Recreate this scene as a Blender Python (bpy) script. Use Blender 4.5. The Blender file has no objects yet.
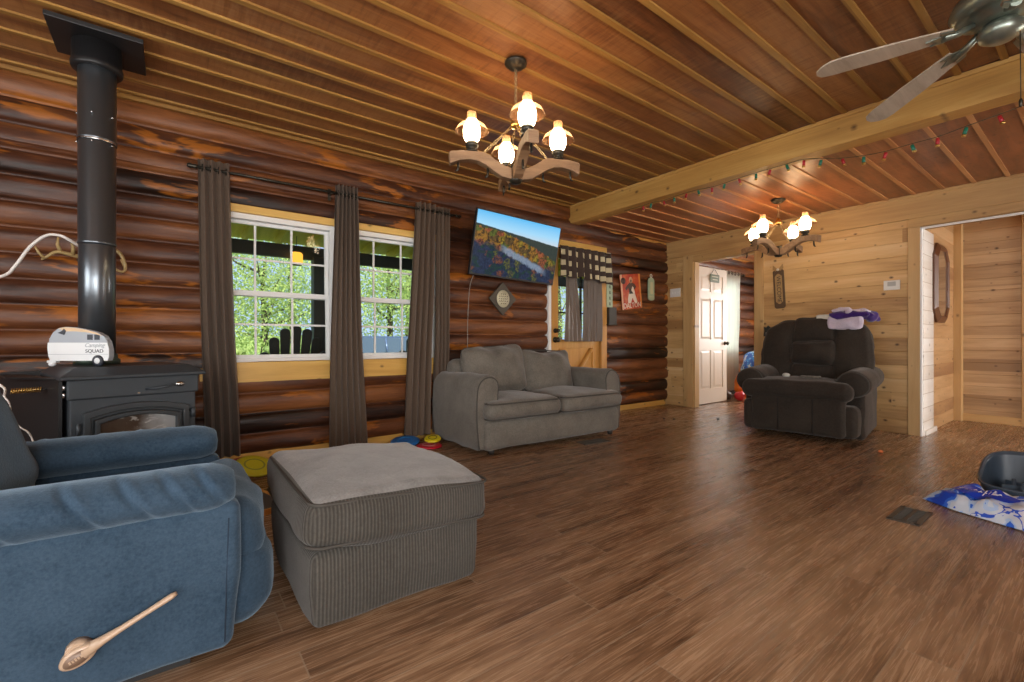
import bpy, math, random
from mathutils import Vector, Matrix, noise
random.seed(7)
SC = bpy.context.scene
COL = SC.collection
R = math.radians
PI = math.pi

# ------------------------------------------------------------------ mesh helper
class MB:
    def __init__(s):
        s.v = []; s.f = []; s.m = []; s.s = []
        s.M = Matrix()
    def add(s, vs, fs, mi=0, smooth=False):
        b = len(s.v)
        s.v += [tuple(s.M @ Vector(p)) for p in vs]
        for f in fs:
            s.f.append([b + i for i in f]); s.m.append(mi); s.s.append(smooth)
        return s
    def box(s, x0, x1, y0, y1, z0, z1, mi=0):
        vs = [(x0,y0,z0),(x1,y0,z0),(x1,y1,z0),(x0,y1,z0),(x0,y0,z1),(x1,y0,z1),(x1,y1,z1),(x0,y1,z1)]
        fs = [(0,3,2,1),(4,5,6,7),(0,1,5,4),(1,2,6,5),(2,3,7,6),(3,0,4,7)]
        return s.add(vs, fs, mi)
    def tube(s, pts, r, seg=8, mi=0, closed=False, flat=1.0):
        pts = [Vector(p) for p in pts]; n = len(pts)
        rs = r if isinstance(r, (list, tuple)) else [r] * n
        vs = []; prev = None
        for i, p in enumerate(pts):
            if closed: t = pts[(i+1) % n] - pts[i-1]
            else: t = pts[min(i+1, n-1)] - pts[max(i-1, 0)]
            if t.length < 1e-9: t = Vector((0,0,1))
            t.normalize()
            if prev is None:
                a = Vector((0,0,1)) if abs(t.z) < .9 else Vector((1,0,0))
                prev = t.cross(a).normalized()
            u = prev - t * prev.dot(t)
            if u.length < 1e-6: u = t.cross(Vector((1,0,0)))
            u.normalize(); w = t.cross(u); prev = u
            for k in range(seg):
                a = 2*PI*k/seg
                vs.append(p + u*math.cos(a)*rs[i] + w*math.sin(a)*rs[i]*flat)
        fs = []
        for i in range(n if closed else n-1):
            j = (i+1) % n
            for k in range(seg):
                l = (k+1) % seg
                fs.append((i*seg+k, i*seg+l, j*seg+l, j*seg+k))
        s.add(vs, fs, mi, True)
        if not closed:
            b = len(s.v) - len(vs)
            s.f.append([b + k for k in reversed(range(seg))]); s.m.append(mi); s.s.append(False)
            s.f.append([b + (n-1)*seg + k for k in range(seg)]); s.m.append(mi); s.s.append(False)
        return s
    def cyl(s, p0, p1, r0, r1=None, seg=20, mi=0):
        return s.tube([p0, p1], [r0, r0 if r1 is None else r1], seg, mi)
    def lathe(s, prof, c=(0,0,0), seg=28, mi=0, axis='z', smooth=True, sx=1.0, sy=1.0):
        vs = []
        for (r, z) in prof:
            for k in range(seg):
                a = 2*PI*k/seg
                x, y = r*math.cos(a)*sx, r*math.sin(a)*sy
                p = (x, y, z) if axis == 'z' else ((x, z, y) if axis == 'y' else (z, x, y))
                vs.append((p[0]+c[0], p[1]+c[1], p[2]+c[2]))
        fs = []
        for i in range(len(prof)-1):
            for k in range(seg):
                l = (k+1) % seg
                fs.append((i*seg+k, i*seg+l, (i+1)*seg+l, (i+1)*seg+k))
        return s.add(vs, fs, mi, smooth)
    def prism(s, poly, d0, d1, plane='xz', mi=0):
        # poly in the named plane, extruded along the third axis from d0 to d1
        def P(a, b, d):
            return {'xz': (a, d, b), 'yz': (d, a, b), 'xy': (a, b, d)}[plane]
        n = len(poly)
        vs = [P(a, b, d0) for a, b in poly] + [P(a, b, d1) for a, b in poly]
        fs = [tuple(range(n)), tuple(reversed(range(n, 2*n)))]
        fs += [(i, (i+1) % n, n+(i+1) % n, n+i) for i in range(n)]
        return s.add(vs, fs, mi)
    def surf(s, fn, nu, nv, cu=False, cv=False, mi=0, smooth=True):
        vs = []
        for i in range(nu + (0 if cu else 1)):
            for j in range(nv + (0 if cv else 1)):
                vs.append(fn(i/nu, j/nv))
        W = nv + (0 if cv else 1); U = nu + (0 if cu else 1)
        fs = []
        for i in range(nu):
            for j in range(nv):
                a, b = i, (i+1) % U; c, d = j, (j+1) % W
                fs.append((a*W+c, b*W+c, b*W+d, a*W+d))
        return s.add(vs, fs, mi, smooth)
    def ball(s, c, r, nu=16, nv=24, e=1.0, mi=0, wob=0, seed=0):
        rx, ry, rz = (r, r, r) if not isinstance(r, (tuple, list)) else r
        def sp(w): return math.copysign(abs(w)**e, w)
        def fn(u, v):
            a = -PI/2 + PI*u; b = 2*PI*v
            p = Vector((rx*sp(math.cos(a))*sp(math.cos(b)), ry*sp(math.cos(a))*sp(math.sin(b)), rz*sp(math.sin(a))))
            if wob: p *= 1 + wob*noise.noise(p*9 + Vector((seed, seed*2, 0)))
            return (p.x+c[0], p.y+c[1], p.z+c[2])
        return s.surf(fn, nu, nv, False, True, mi)
    def rbox(s, c, size, r, n=8, crown=(0,0,0), wob=0, wscale=6, seed=0, fn=None, mi=0):
        h = [q/2 for q in size]
        def coords(hh):
            rr = min(r, hh*.98); core = hh - rr
            edge = [core + rr*math.tan(R(a)) for a in (0, 11, 22, 34, 45)]
            mid = [-core + 2*core*i/n for i in range(1, n)]
            return [-e for e in reversed(edge)] + mid + edge
        cs = [coords(q) for q in h]
        def place(p):
            q = Vector(p)
            core = Vector([max(-(h[i]-min(r, h[i]*.98)), min(h[i]-min(r, h[i]*.98), p[i])) for i in range(3)])
            d = q - core; L = d.length
            if L > 1e-9:
                d = d / L; q = core + d*min(r, min(h)*.98)
            f = [max(0.0, 1-(p[i]/h[i])**2) for i in range(3)]
            q.x += crown[0]*(p[0]/h[0])*f[1]*f[2]
            q.y += crown[1]*(p[1]/h[1])*f[0]*f[2]
            q.z += crown[2]*(p[2]/h[2])*f[0]*f[1]
            if wob:
                nv = noise.noise(q*wscale + Vector((seed*3.7, seed, 1.3)))
                q += (d if L > 1e-9 else Vector((0,0,0))) * wob * nv
            if fn: q = fn(q)
            return (q.x+c[0], q.y+c[1], q.z+c[2])
        for ax in range(3):
            a, b = (ax+1) % 3, (ax+2) % 3
            for sg in (-1, 1):
                A, B = cs[a], cs[b]; vs = []; fs = []
                for i in A:
                    for j in B:
                        p = [0, 0, 0]; p[ax] = sg*h[ax]; p[a] = i; p[b] = j
                        vs.append(place(p))
                W = len(B)
                for i in range(len(A)-1):
                    for j in range(W-1):
                        q = (i*W+j, (i+1)*W+j, (i+1)*W+j+1, i*W+j+1)
                        fs.append(q if sg > 0 else q[::-1])
                s.add(vs, fs, mi, True)
        return s
    def build(s, name, mats, parent=None, bevel=0, weld=True, loc=None, rot=None, sub=0):
        me = bpy.data.meshes.new(name)
        me.from_pydata(s.v, [], s.f)
        me.polygons.foreach_set('material_index', s.m)
        me.polygons.foreach_set('use_smooth', s.s)
        for m in (mats if isinstance(mats, (list, tuple)) else [mats]): me.materials.append(m)
        if weld:
            import bmesh
            bm = bmesh.new(); bm.from_mesh(me)
            bmesh.ops.remove_doubles(bm, verts=bm.verts, dist=1e-5)
            bmesh.ops.recalc_face_normals(bm, faces=bm.faces)
            bm.to_mesh(me); bm.free()
        me.update()
        o = bpy.data.objects.new(name, me); COL.objects.link(o)
        if parent: o.parent = parent
        if loc: o.location = loc
        if rot: o.rotation_euler = rot
        if bevel:
            b = o.modifiers.new('bevel', 'BEVEL'); b.width = bevel; b.segments = 2; b.limit_method = 'ANGLE'
        if sub:
            b = o.modifiers.new('sub', 'SUBSURF'); b.levels = sub; b.render_levels = sub
        return o

def tag(o, label, cat, group=None, kind=None):
    o['label'] = label; o['category'] = cat
    if group: o['group'] = group
    if kind: o['kind'] = kind
    return o
def thing(name, label, cat, loc=(0,0,0), rz=0, group=None):
    o = bpy.data.objects.new(name, None); COL.objects.link(o)
    o.empty_display_size = .1
    o.location = loc; o.rotation_euler = (0, 0, rz)
    return tag(o, label, cat, group)
def struct(o):
    o['kind'] = 'structure'; return o
def text_mesh(name, body, size, mat, parent, M, extrude=.0008, align='CENTER', shear=0, squash=1.0):
    cu = bpy.data.curves.new(name, 'FONT'); cu.body = body; cu.size = size; cu.extrude = extrude
    cu.align_x = align; cu.align_y = 'CENTER'; cu.shear = shear
    t = bpy.data.objects.new(name, cu); COL.objects.link(t)
    dg = bpy.context.evaluated_depsgraph_get(); dg.update()
    me = bpy.data.meshes.new_from_object(t.evaluated_get(dg))
    bpy.data.objects.remove(t); bpy.data.curves.remove(cu)
    me.transform(M @ Matrix.Diagonal((squash, 1, 1, 1))); me.name = name; me.materials.clear(); me.materials.append(mat)
    o = bpy.data.objects.new(name, me); COL.objects.link(o); o.parent = parent
    return o
def kids(o): return [c for c in bpy.data.objects if c.parent == o]
def copy_tree(o, parent=None):
    c = o.copy(); COL.objects.link(c); c.parent = parent
    for k in kids(o): copy_tree(k, c)
    return c

# ------------------------------------------------------------------ materials
class NT:
    def __init__(s, name):
        s.mat = bpy.data.materials.new(name); s.mat.use_nodes = True
        s.t = s.mat.node_tree; s.t.nodes.clear()
        s.out = s.t.nodes.new('ShaderNodeOutputMaterial')
    def n(s, typ, ins=None, **props):
        nd = s.t.nodes.new(typ)
        for k, v in props.items(): setattr(nd, k, v)
        for k, v in (ins or {}).items():
            sk = nd.inputs[k]
            if hasattr(v, 'is_output') or isinstance(v, bpy.types.NodeSocket): s.t.links.new(v, sk)
            else:
                if isinstance(v, tuple) and len(v) == 3 and sk.type == 'RGBA': v = v + (1,)
                sk.default_value = v
        return nd
    def math(s, op, a, b=0, c=None):
        ins = {0: a, 1: b}
        if c is not None: ins[2] = c
        return s.n('ShaderNodeMath', ins, operation=op).outputs[0]
    def mix(s, f, a, b, blend='MIX'):
        return s.n('ShaderNodeMix', {0: f, 6: a, 7: b}, data_type='RGBA', blend_type=blend).outputs[2]
    def ramp(s, f, stops, interp='LINEAR'):
        nd = s.n('ShaderNodeValToRGB', {0: f}); cr = nd.color_ramp; cr.interpolation = interp
        while len(cr.elements) < len(stops): cr.elements.new(.5)
        for e, (p, c) in zip(cr.elements, stops):
            e.position = p; e.color = (c, c, c, 1) if not isinstance(c, tuple) else c + (1,)
        return nd.outputs[0]
    def pos(s):
        return s.n('ShaderNodeTexCoord').outputs['Object']
    def sep(s, v):
        o = s.n('ShaderNodeSeparateXYZ', {0: v}).outputs; return o[0], o[1], o[2]
    def comb(s, x=0, y=0, z=0):
        return s.n('ShaderNodeCombineXYZ', {0: x, 1: y, 2: z}).outputs[0]
    def noise(s, v, scale, detail=4, rough=.55, dist=0, out=0):
        return s.n('ShaderNodeTexNoise', {'Vector': v, 'Scale': scale, 'Detail': detail, 'Roughness': rough, 'Distortion': dist}).outputs[out]
    def bump(s, h, strength=.3, dist=.01):
        return s.n('ShaderNodeBump', {'Height': h, 'Strength': strength, 'Distance': dist}).outputs[0]
    def bsdf(s, color, rough=.5, metal=0, normal=None, **kw):
        ins = {'Base Color': color, 'Roughness': rough, 'Metallic': metal}
        if normal is not None: ins['Normal'] = normal
        for k, v in kw.items(): ins[k.replace('_', ' ')] = v
        b = s.n('ShaderNodeBsdfPrincipled', ins)
        s.t.links.new(b.outputs[0], s.out.inputs[0]); return s.mat

def plain(name, c, rough=.5, metal=0, **kw):
    return NT(name).bsdf(c, rough, metal, **kw)
def emis(name, c, st):
    t = NT(name); e = t.n('ShaderNodeEmission', {0: c, 1: st}); t.t.links.new(e.outputs[0], t.out.inputs[0]); return t.mat

def wood(name, grain, row, pitch, stops, off=0.0, seam=None, knots=0.0, rough=.45, stretch=8, scale=1.6, patch=None, length=None, bumpst=.25, rowvar=.35, fine=.25, spec=.5, coat=0, saw=0, kscale=4.2):
    """boards running along `grain`, counted along `row`"""
    t = NT(name); x, y, z = t.sep(t.pos()); ax = {'x': x, 'y': y, 'z': z}
    g = ax[grain]; q = ax[row]
    rowf = t.math('DIVIDE', t.math('SUBTRACT', q, off), pitch)
    idx = t.math('FLOOR', rowf); fr = t.math('FRACT', rowf)
    rn = t.n('ShaderNodeTexWhiteNoise', {'W': idx}, noise_dimensions='1D').outputs[0]
    brd = rn; endseam = None
    if length:
        gl = t.math('ADD', t.math('DIVIDE', g, length), t.math('MULTIPLY', rn, 7.3))
        bi = t.math('FLOOR', gl); bf = t.math('FRACT', gl)
        brd = t.n('ShaderNodeTexWhiteNoise', {'W': t.math('ADD', t.math('MULTIPLY', idx, 17.13), bi)}, noise_dimensions='1D').outputs[0]
        e = .0025/length
        endseam = t.math('ADD', t.math('LESS_THAN', bf, e), t.math('GREATER_THAN', bf, 1-e))
    other = [a for k, a in ax.items() if k not in (grain, row)][0]
    v = t.comb(t.math('ADD', g, t.math('MULTIPLY', brd, 31.7)), t.math('MULTIPLY', q, stretch), t.math('MULTIPLY', other, stretch))
    n1 = t.noise(v, scale, 5, .6, .6)
    v2 = t.comb(t.math('MULTIPLY', t.math('ADD', g, t.math('MULTIPLY', brd, 31.7)), .32), t.math('MULTIPLY', q, stretch), t.math('MULTIPLY', other, stretch))
    n2 = t.noise(v2, scale*7, 4, .6, 1.6)
    val = t.math('ADD', t.math('ADD', n1, t.math('MULTIPLY', t.math('SUBTRACT', n2, .5), fine*1.6)), t.math('MULTIPLY', t.math('SUBTRACT', brd, .5), rowvar))
    col = t.ramp(val, stops)
    if patch:
        pc, lo, hi, psc = patch
        vp = t.comb(t.math('ADD', g, t.math('MULTIPLY', rn, 57.1)), t.math('MULTIPLY', q, 3.2), t.math('MULTIPLY', other, 2.0))
        pn = t.noise(vp, psc, 4, .65, .3)
        pn = t.math('ADD', pn, t.math('MULTIPLY', t.math('SUBTRACT', n2, .5), .15))
        col = t.mix(t.ramp(pn, [(lo, 0.0), (hi, 1.0)]), col, t.mix(n2, pc, tuple(k*.35 for k in pc)))
    if knots:
        vk = t.comb(t.math('ADD', t.math('MULTIPLY', g, .75), t.math('MULTIPLY', brd, 9.1)), t.math('ADD', q, t.math('MULTIPLY', n1, .05)), 0.0)
        vn = t.n('ShaderNodeTexVoronoi', {'Vector': vk, 'Scale': kscale}, voronoi_dimensions='2D').outputs
        rk = t.sep(vn['Color'])[0]
        vo = t.math('ADD', vn['Distance'], t.math('MULTIPLY', t.math('SUBTRACT', 1.0, rk), .06))
        kf = t.ramp(t.math('ADD', vo, t.math('MULTIPLY', t.math('SUBTRACT', n2, .5), .06)), [(.03, knots), (.10, 0.0)])
        col = t.mix(kf, col, (.05, .018, .008))
    if saw:
        sv = t.noise(t.comb(t.math('MULTIPLY', g, 45), t.math('MULTIPLY', q, 5), 0.0), 1.0, 3, .6, .4)
        sm_ = t.noise(t.comb(t.math('ADD', g, t.math('MULTIPLY', rn, 13)), t.math('MULTIPLY', q, 3), 0.0), 1.3, 3, .6)
        col = t.mix(t.math('MULTIPLY', t.math('MULTIPLY', t.ramp(sv, [(.45, 0.0), (.7, 1.0)]), t.ramp(sm_, [(.42, 0.0), (.66, 1.0)])), saw), col, (.50, .30, .14))
        col = t.mix(t.math('MULTIPLY', t.ramp(sv, [(.28, 1.0), (.45, 0.0)]), saw), col, (.05, .02, .01))
    h = t.math('MULTIPLY', n2, .5)
    if seam is not None:
        w, sc_ = seam
        sm = t.math('ADD', t.math('LESS_THAN', fr, w/pitch), t.math('GREATER_THAN', fr, 1-w/pitch))
        if endseam is not None: sm = t.math('MINIMUM', t.math('ADD', sm, endseam), 1.0)
        col = t.mix(t.math('MULTIPLY', sm, .85), col, sc_)
        h = t.math('SUBTRACT', h, t.math('MULTIPLY', sm, 1.2))
    rr = t.math('ADD', t.math('MULTIPLY', t.math('SUBTRACT', n2, .5), .25), rough)
    kw = dict(Specular_IOR_Level=spec)
    if coat: kw.update(Coat_Weight=coat, Coat_Roughness=.12)
    return t.bsdf(col, rr, 0, t.bump(h, bumpst, .006), **kw)

def fabric(name, c, c2, scale=60, sheen=.4, rough=.9, rib=None, ribc=None, big=3.0, shtint=(1,1,1)):
    t = NT(name); p = t.pos()
    n1 = t.noise(p, scale, 3, .7); n2 = t.noise(p, big, 4, .65)
    f = t.math('ADD', t.math('MULTIPLY', n1, .55), t.math('MULTIPLY', n2, .6))
    col = t.mix(t.ramp(f, [(.38, 0.0), (.78, 1.0)]), c, c2)
    h = n1
    if rib:
        x, y, z = t.sep(p)
        nx, ny, nz = t.sep(t.n('ShaderNodeTexCoord').outputs['Normal'])
        sel = t.math('GREATER_THAN', t.math('ABSOLUTE', nx), t.math('ABSOLUTE', ny))
        along = t.math('ADD', t.math('MULTIPLY', y, sel), t.math('MULTIPLY', x, t.math('SUBTRACT', 1.0, sel)))
        w = t.math('SINE', t.math('MULTIPLY', t.math('ADD', along, t.math('MULTIPLY', n2, .003)), 2*PI/rib))
        w = t.math('ADD', t.math('MULTIPLY', w, .5), .5)
        col = t.mix(t.math('MULTIPLY', w, .55), col, ribc or tuple(k*.35 for k in c))
        h = t.math('ADD', t.math('MULTIPLY', n1, .5), t.math('SUBTRACT', 1.0, w))
    return t.bsdf(col, rough, 0, t.bump(h, .35, .004), Sheen_Weight=sheen, Sheen_Roughness=.45, Sheen_Tint=shtint+(1,), Specular_IOR_Level=.2)

M = {}
M['log'] = wood('varnished_log', 'x', 'z', .16, [(.24, (.016,.006,.003)), (.46, (.070,.022,.009)), (.64, (.145,.049,.016)), (.85, (.26,.095,.03))],
                off=.06, rough=.46, stretch=5, scale=1.3, patch=((.50,.16,.02), .58, .63, 1.3), rowvar=.45, bumpst=.5, spec=.4)
M['chink'] = plain('dark_chink', (.02, .012, .008), .9)
M['plank'] = wood('pine_planking', 'y', 'z', .14, [(.15, (.36,.20,.075)), (.45, (.58,.36,.145)), (.65, (.68,.45,.20)), (.9, (.76,.56,.30))], knots=.9, kscale=5.2, rough=.5, stretch=9, scale=1.0, rowvar=.5, length=2.6)
M['plankx'] = wood('pine_planking_hall', 'x', 'z', .14, [(.2, (.36,.19,.085)), (.5, (.52,.31,.14)), (.8, (.66,.43,.22))], knots=.9, kscale=5.2, rough=.5, stretch=9, scale=1.0, rowvar=.5)
M['plankhall'] = wood('pine_planking_hall_end', 'y', 'z', .14, [(.2, (.32,.20,.10)), (.5, (.47,.31,.16)), (.8, (.62,.44,.25))], knots=.9, kscale=5.2, rough=.5, stretch=9, scale=1.0, rowvar=.55, off=.04)
M['ceil'] = wood('ceiling_board', 'x', 'y', .2, [(.2, (.11,.038,.014)), (.5, (.25,.095,.030)), (.8, (.38,.17,.055))], off=.595, rough=.40, stretch=7, scale=1.6, rowvar=.4, saw=.32)
M['ceil2'] = wood('low_ceiling_board', 'x', 'y', .213, [(.2, (.15,.045,.018)), (.5, (.33,.11,.042)), (.8, (.47,.18,.075))], off=1.0, rough=.34, stretch=7, scale=1.8, rowvar=.25, knots=.5, kscale=6, saw=.22)
M['batten'] = wood('ceiling_batten', 'x', 'y', .2, [(.2, (.25,.12,.03)), (.6, (.37,.195,.046)), (.9, (.47,.27,.075))], rough=.45, scale=1.2)
M['batten2'] = wood('low_ceiling_batten', 'x', 'y', .213, [(.2, (.40,.17,.06)), (.6, (.54,.26,.10)), (.9, (.62,.34,.15))], rough=.4, scale=1.2)
M['beamwood'] = wood('beam_wood', 'y', 'z', .6, [(.15, (.32,.16,.04)), (.5, (.52,.29,.075)), (.85, (.66,.42,.14))], rough=.5, scale=.8, stretch=11, knots=.8, off=2.3)
M['trimy'] = wood('trim_pine_y', 'y', 'z', .5, [(.15, (.44,.26,.10)), (.5, (.60,.39,.16)), (.85, (.70,.49,.23))], rough=.5, scale=.9, stretch=11, knots=.8)
M['trimz'] = wood('trim_pine_z', 'z', 'y', .5, [(.15, (.42,.25,.10)), (.5, (.56,.36,.15)), (.85, (.66,.45,.21))], rough=.5, scale=.9, stretch=11, knots=.6)
M['yellowpine'] = wood('window_board_pine', 'x', 'z', .5, [(.15, (.55,.29,.055)), (.5, (.70,.42,.10)), (.85, (.78,.53,.17))], rough=.45, scale=.9, stretch=11, knots=.8)
M['doorpine'] = wood('door_pine', 'z', 'x', .4, [(.15, (.42,.19,.04)), (.5, (.58,.29,.07)), (.85, (.68,.38,.10))], rough=.4, scale=1.0, stretch=9)
M['floor'] = wood('laminate_plank', 'x', 'y', .137, [(.15, (.066,.033,.017)), (.40, (.20,.110,.058)), (.62, (.335,.20,.112)), (.9, (.50,.325,.195))], off=.543, seam=(.0019, (.33,.235,.155)), rough=.26, stretch=8, scale=1.5, rowvar=.14, length=1.25, bumpst=.4, fine=.6, spec=.55)  # pale seam colour paints in the gloss seen at grazing angles
M['vinyl'] = plain('white_vinyl', (.82,.83,.82), .35)
M['whitepaint'] = plain('white_door_paint', (.80,.76,.68), .4)
def glassmat(name, tint=(1,1,1), gl=.06):
    t = NT(name)
    tr = t.n('ShaderNodeBsdfTransparent', {0: tint}); g = t.n('ShaderNodeBsdfGlossy', {0: (1,1,1), 1: .03})
    fr = t.n('ShaderNodeFresnel', {0: 1.35})
    m = t.n('ShaderNodeMixShader', {0: t.math('MULTIPLY', fr.outputs[0], .4), 1: tr.outputs[0], 2: g.outputs[0]})
    t.t.links.new(m.outputs[0], t.out.inputs[0]); return t.mat
M['glass'] = glassmat('window_glass')
M['black'] = plain('black_satin', (.012,.012,.013), .45)
M['iron'] = plain('stove_black_iron', (.050,.060,.070), .42, .35)
M['irondoor'] = plain('stove_door_iron', (.060,.068,.075), .36, .5)
M['pipe'] = plain('black_stove_pipe', (.15,.17,.19), .30, .85)
M['steel'] = plain('bright_steel', (.6,.6,.6), .25, 1)
M['brass'] = plain('brass', (.65,.42,.13), .3, 1)
M['bronze'] = plain('dark_bronze', (.05,.045,.035), .4, .7)
M['pewter'] = plain('pewter_green', (.30,.345,.30), .34, .8)
M['curtain'] = None
t = NT('brown_curtain'); p = t.pos(); x, y, z = t.sep(p)
nn = t.noise(t.comb(t.math('MULTIPLY', x, 300), y, t.math('MULTIPLY', z, 40)), 1.0, 2)
M['curtain'] = t.bsdf(t.mix(nn, (.098,.067,.048), (.17,.12,.085)), .42, 0, t.bump(nn, .2, .002), Sheen_Weight=.12, Specular_IOR_Level=.35)
M['grey'] = fabric('grey_loveseat_fabric', (.10,.090,.075), (.20,.183,.156), 90, .25, big=5)
M['greycord'] = fabric('grey_ribbed_fabric', (.060,.055,.047), (.105,.098,.086), 90, .15, rib=.0118, ribc=(.012,.010,.008))
M['greytop'] = fabric('grey_ottoman_top', (.135,.132,.127), (.27,.268,.262), 140, .35, big=9)
M['pipingg'] = plain('grey_piping', (.055,.05,.043), .8)
M['blue'] = fabric('blue_velour', (.017,.038,.066), (.050,.088,.135), 110, .4, big=6, shtint=(.6,.8,1))
M['brown'] = fabric('dark_brown_microfibre', (.020,.016,.013), (.048,.038,.029), 70, .22, big=4, shtint=(.8,.75,.7))
M['seam'] = plain('dark_seam', (.012,.010,.009), .9)
M['leverwood'] = plain('beige_lever', (.46,.33,.23), .32)
M['leverdark'] = plain('lever_badge', (.20,.13,.09), .4)
M['white'] = plain('white_plastic', (.78,.78,.75), .4)
M['cord'] = plain('white_cord', (.72,.68,.64), .5)
M['foot'] = plain('dark_foot', (.02,.015,.012), .6)
# ------------------------------------------------------------------ room shell
NY, EX = 4.12, 6.0            # log wall, plank wall
CZ, LZ = 2.63, 2.42           # main ceiling, lower ceiling
WX, SY = -2.3, -2.6           # walls behind the camera
FX = 9.2                      # far end of the bedroom

def cut(u0, u1, z, ops):
    iv = [(u0, u1)]
    for a, b, z0, z1 in ops:
        if z0 < z < z1:
            nv = []
            for s, e in iv:
                if b <= s or a >= e: nv.append((s, e)); continue
                if a > s: nv.append((s, a))
                if b < e: nv.append((b, e))
            iv = nv
    return iv
def rows_wall(mb, axis, plane, sign, u0, u1, z0, z1, pitch, prof, ops, step=.22, jit=0.0, mi=0, base=None):
    """horizontal courses; prof = list of (fraction of the course, depth towards the room)"""
    base = z0 if base is None else base
    k0 = math.floor((z0-base)/pitch)
    k = k0
    while base + k*pitch < z1 - 1e-6:
        for (fa, da), (fb, db) in zip(prof, prof[1:]):
            za, zb = base+(k+fa)*pitch, base+(k+fb)*pitch
            za, zb = max(za, z0), min(zb, z1)
            if zb - za < 1e-6: continue
            cuts = sorted({za, zb} | {q for o in ops for q in o[2:4] if za < q < zb})
            for zl, zh in zip(cuts, cuts[1:]):
                for s, e in cut(u0, u1, (zl+zh)/2, ops):
                    n = max(1, int((e-s)/step)); vs = []
                    for i in range(n+1):
                        u = s+(e-s)*i/n
                        for z, f, d in ((zl, fa, da), (zh, fb, db)):
                            j = jit*noise.noise(Vector((u*2.3, k*5.1, f*2.0))) + jit*.5*noise.noise(Vector((u*9, k*3.3, f*4)))
                            q = plane + sign*(d + (j if d > .004 else 0))
                            vs.append((u, q, z) if axis == 'x' else (q, u, z))
                    mb.add(vs, [(2*i, 2*i+2, 2*i+3, 2*i+1) for i in range(n)], mi, jit > 0)
        k += 1
logprof = []
for i in range(11):
    a = -1 + 2*i/10
    a = math.copysign(abs(a)**.75, a)
    logprof.append(((a+1)/2, .058*math.sqrt(max(0, 1-a*a))**.8))
boardprof = [(0, -.004), (.03, 0), (.97, 0), (1, -.004)]

NOPS = [(.205, 2.13, .63, 2.0), (3.60, 4.62, 0, 2.18), (7.15, 8.05, .78, 1.98)]
mb = MB(); rows_wall(mb, 'x', NY, -1, WX, FX, .06, CZ+.02, .16, logprof, NOPS, .12, .012, base=.06)
rows_wall(mb, 'x', NY+.22, 1, WX, FX, -.2, CZ+.05, 1.0, [(0, 0), (1, 0)], NOPS, 3, mi=0)
mb.box(WX, 3.60, NY-.004, NY+.02, -.02, .06, 1); mb.box(4.62, FX, NY-.004, NY+.02, -.02, .06, 1)
struct(mb.build('wall_north', [M['log'], M['chink']]))

EOPS = [(2.77, 3.64, -.1, 2.10), (-.30, 1.17, -.1, 2.075)]
mb = MB()
rows_wall(mb, 'y', EX, -1, SY, NY-.0, 0, LZ, .14, boardprof, EOPS, 9)
rows_wall(mb, 'y', EX+.1, 1, SY, NY, 0, LZ, .14, boardprof, EOPS, 9)
struct(mb.build('wall_east', M['plank']))
# bedroom and hall beyond the plank wall
mb = MB(); rows_wall(mb, 'y', FX, -1, 1.3, NY, 0, LZ, .14, boardprof, [(1.9, 2.9, .8, 1.95)], 9)  # unseen opening added for the bedroom fill light
struct(mb.build('wall_bedroom_east', M['plank']))
mb = MB(); rows_wall(mb, 'x', 1.30, 1, EX+.1, FX, 0, LZ, .14, boardprof, [], 9)
struct(mb.build('wall_bedroom_south', M['plankx']))
mb = MB(); rows_wall(mb, 'x', 1.17, -1, EX+.1, 7.6, 0, LZ, .14, boardprof, [], 9)
struct(mb.build('wall_hall_north', M['plankx']))
mb = MB(); rows_wall(mb, 'y', 7.6, -1, SY, 1.17, 0, LZ, .14, boardprof, [], 9)
struct(mb.build('wall_hall_east', M['plankhall']))
# walls behind the camera with unseen window openings added for fill light
M['whiteplank'] = wood('whitewashed_planks', 'x', 'z', .14, [(.2, (.66,.60,.52)), (.5, (.76,.72,.66)), (.8, (.82,.80,.76))], knots=.45, rough=.5, stretch=9, scale=1.0, seam=(.003, (.42,.34,.26)))  # plank colour paled to paint in bright light
SOPS = [(-2.1, .55, .5, 2.15), (5.36, 5.94, .3, 2.1), (6.25, 7.45, .3, 2.1)]
WOPS = [(-1.7, .3, .7, 2.05), (1.0, 2.6, .9, 2.05)]
mb = MB(); rows_wall(mb, 'x', SY, 1, WX, 7.6, 0, CZ+.02, .14, boardprof, SOPS, 9)
struct(mb.build('wall_south', M['plankx']))
mb = MB(); rows_wall(mb, 'y', WX, 1, SY, NY, .06, CZ+.02, .16, logprof, WOPS, 3, base=.06)
struct(mb.build('wall_west', M['log']))

mb = MB(); mb.box(WX-.3, FX+.2, SY-.3, NY+.22, -.12, 0)
struct(mb.build('floor', M['floor']))

mb = MB(); mb.box(WX, 4.05, SY, NY+.22, CZ, CZ+.1, 0)
y = .595 + .2*17
while y > SY:
    if y < NY-.05: mb.box(WX, 3.97, y-.016, y+.016, CZ-.012, CZ+.01, 1)
    y -= .2
mb.box(WX, 3.97, NY-.075, NY+.0, CZ-.03, CZ+.01, 1)
struct(mb.build('ceiling', [M['ceil'], M['batten']]))
mb = MB(); mb.box(4.05, FX+.1, SY, NY+.22, LZ, LZ+.1, 0)
y = 1.0 + .213*14
while y > SY:
    if y < NY-.1: mb.box(4.12, FX, y-.014, y+.014, LZ-.010, LZ+.01, 1)
    y -= .213
struct(mb.build('ceiling_low', [M['ceil2'], M['batten2']]))
# the long beam where the two ceilings meet
mb = MB(); mb.box(3.97, 4.13, SY, NY-.02, LZ-.012, CZ-.012); mb.box(3.955, 3.97, SY, NY-.02, CZ-.035, CZ-.005)
struct(mb.build('beam', M['beamwood'], bevel=.004))
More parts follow.
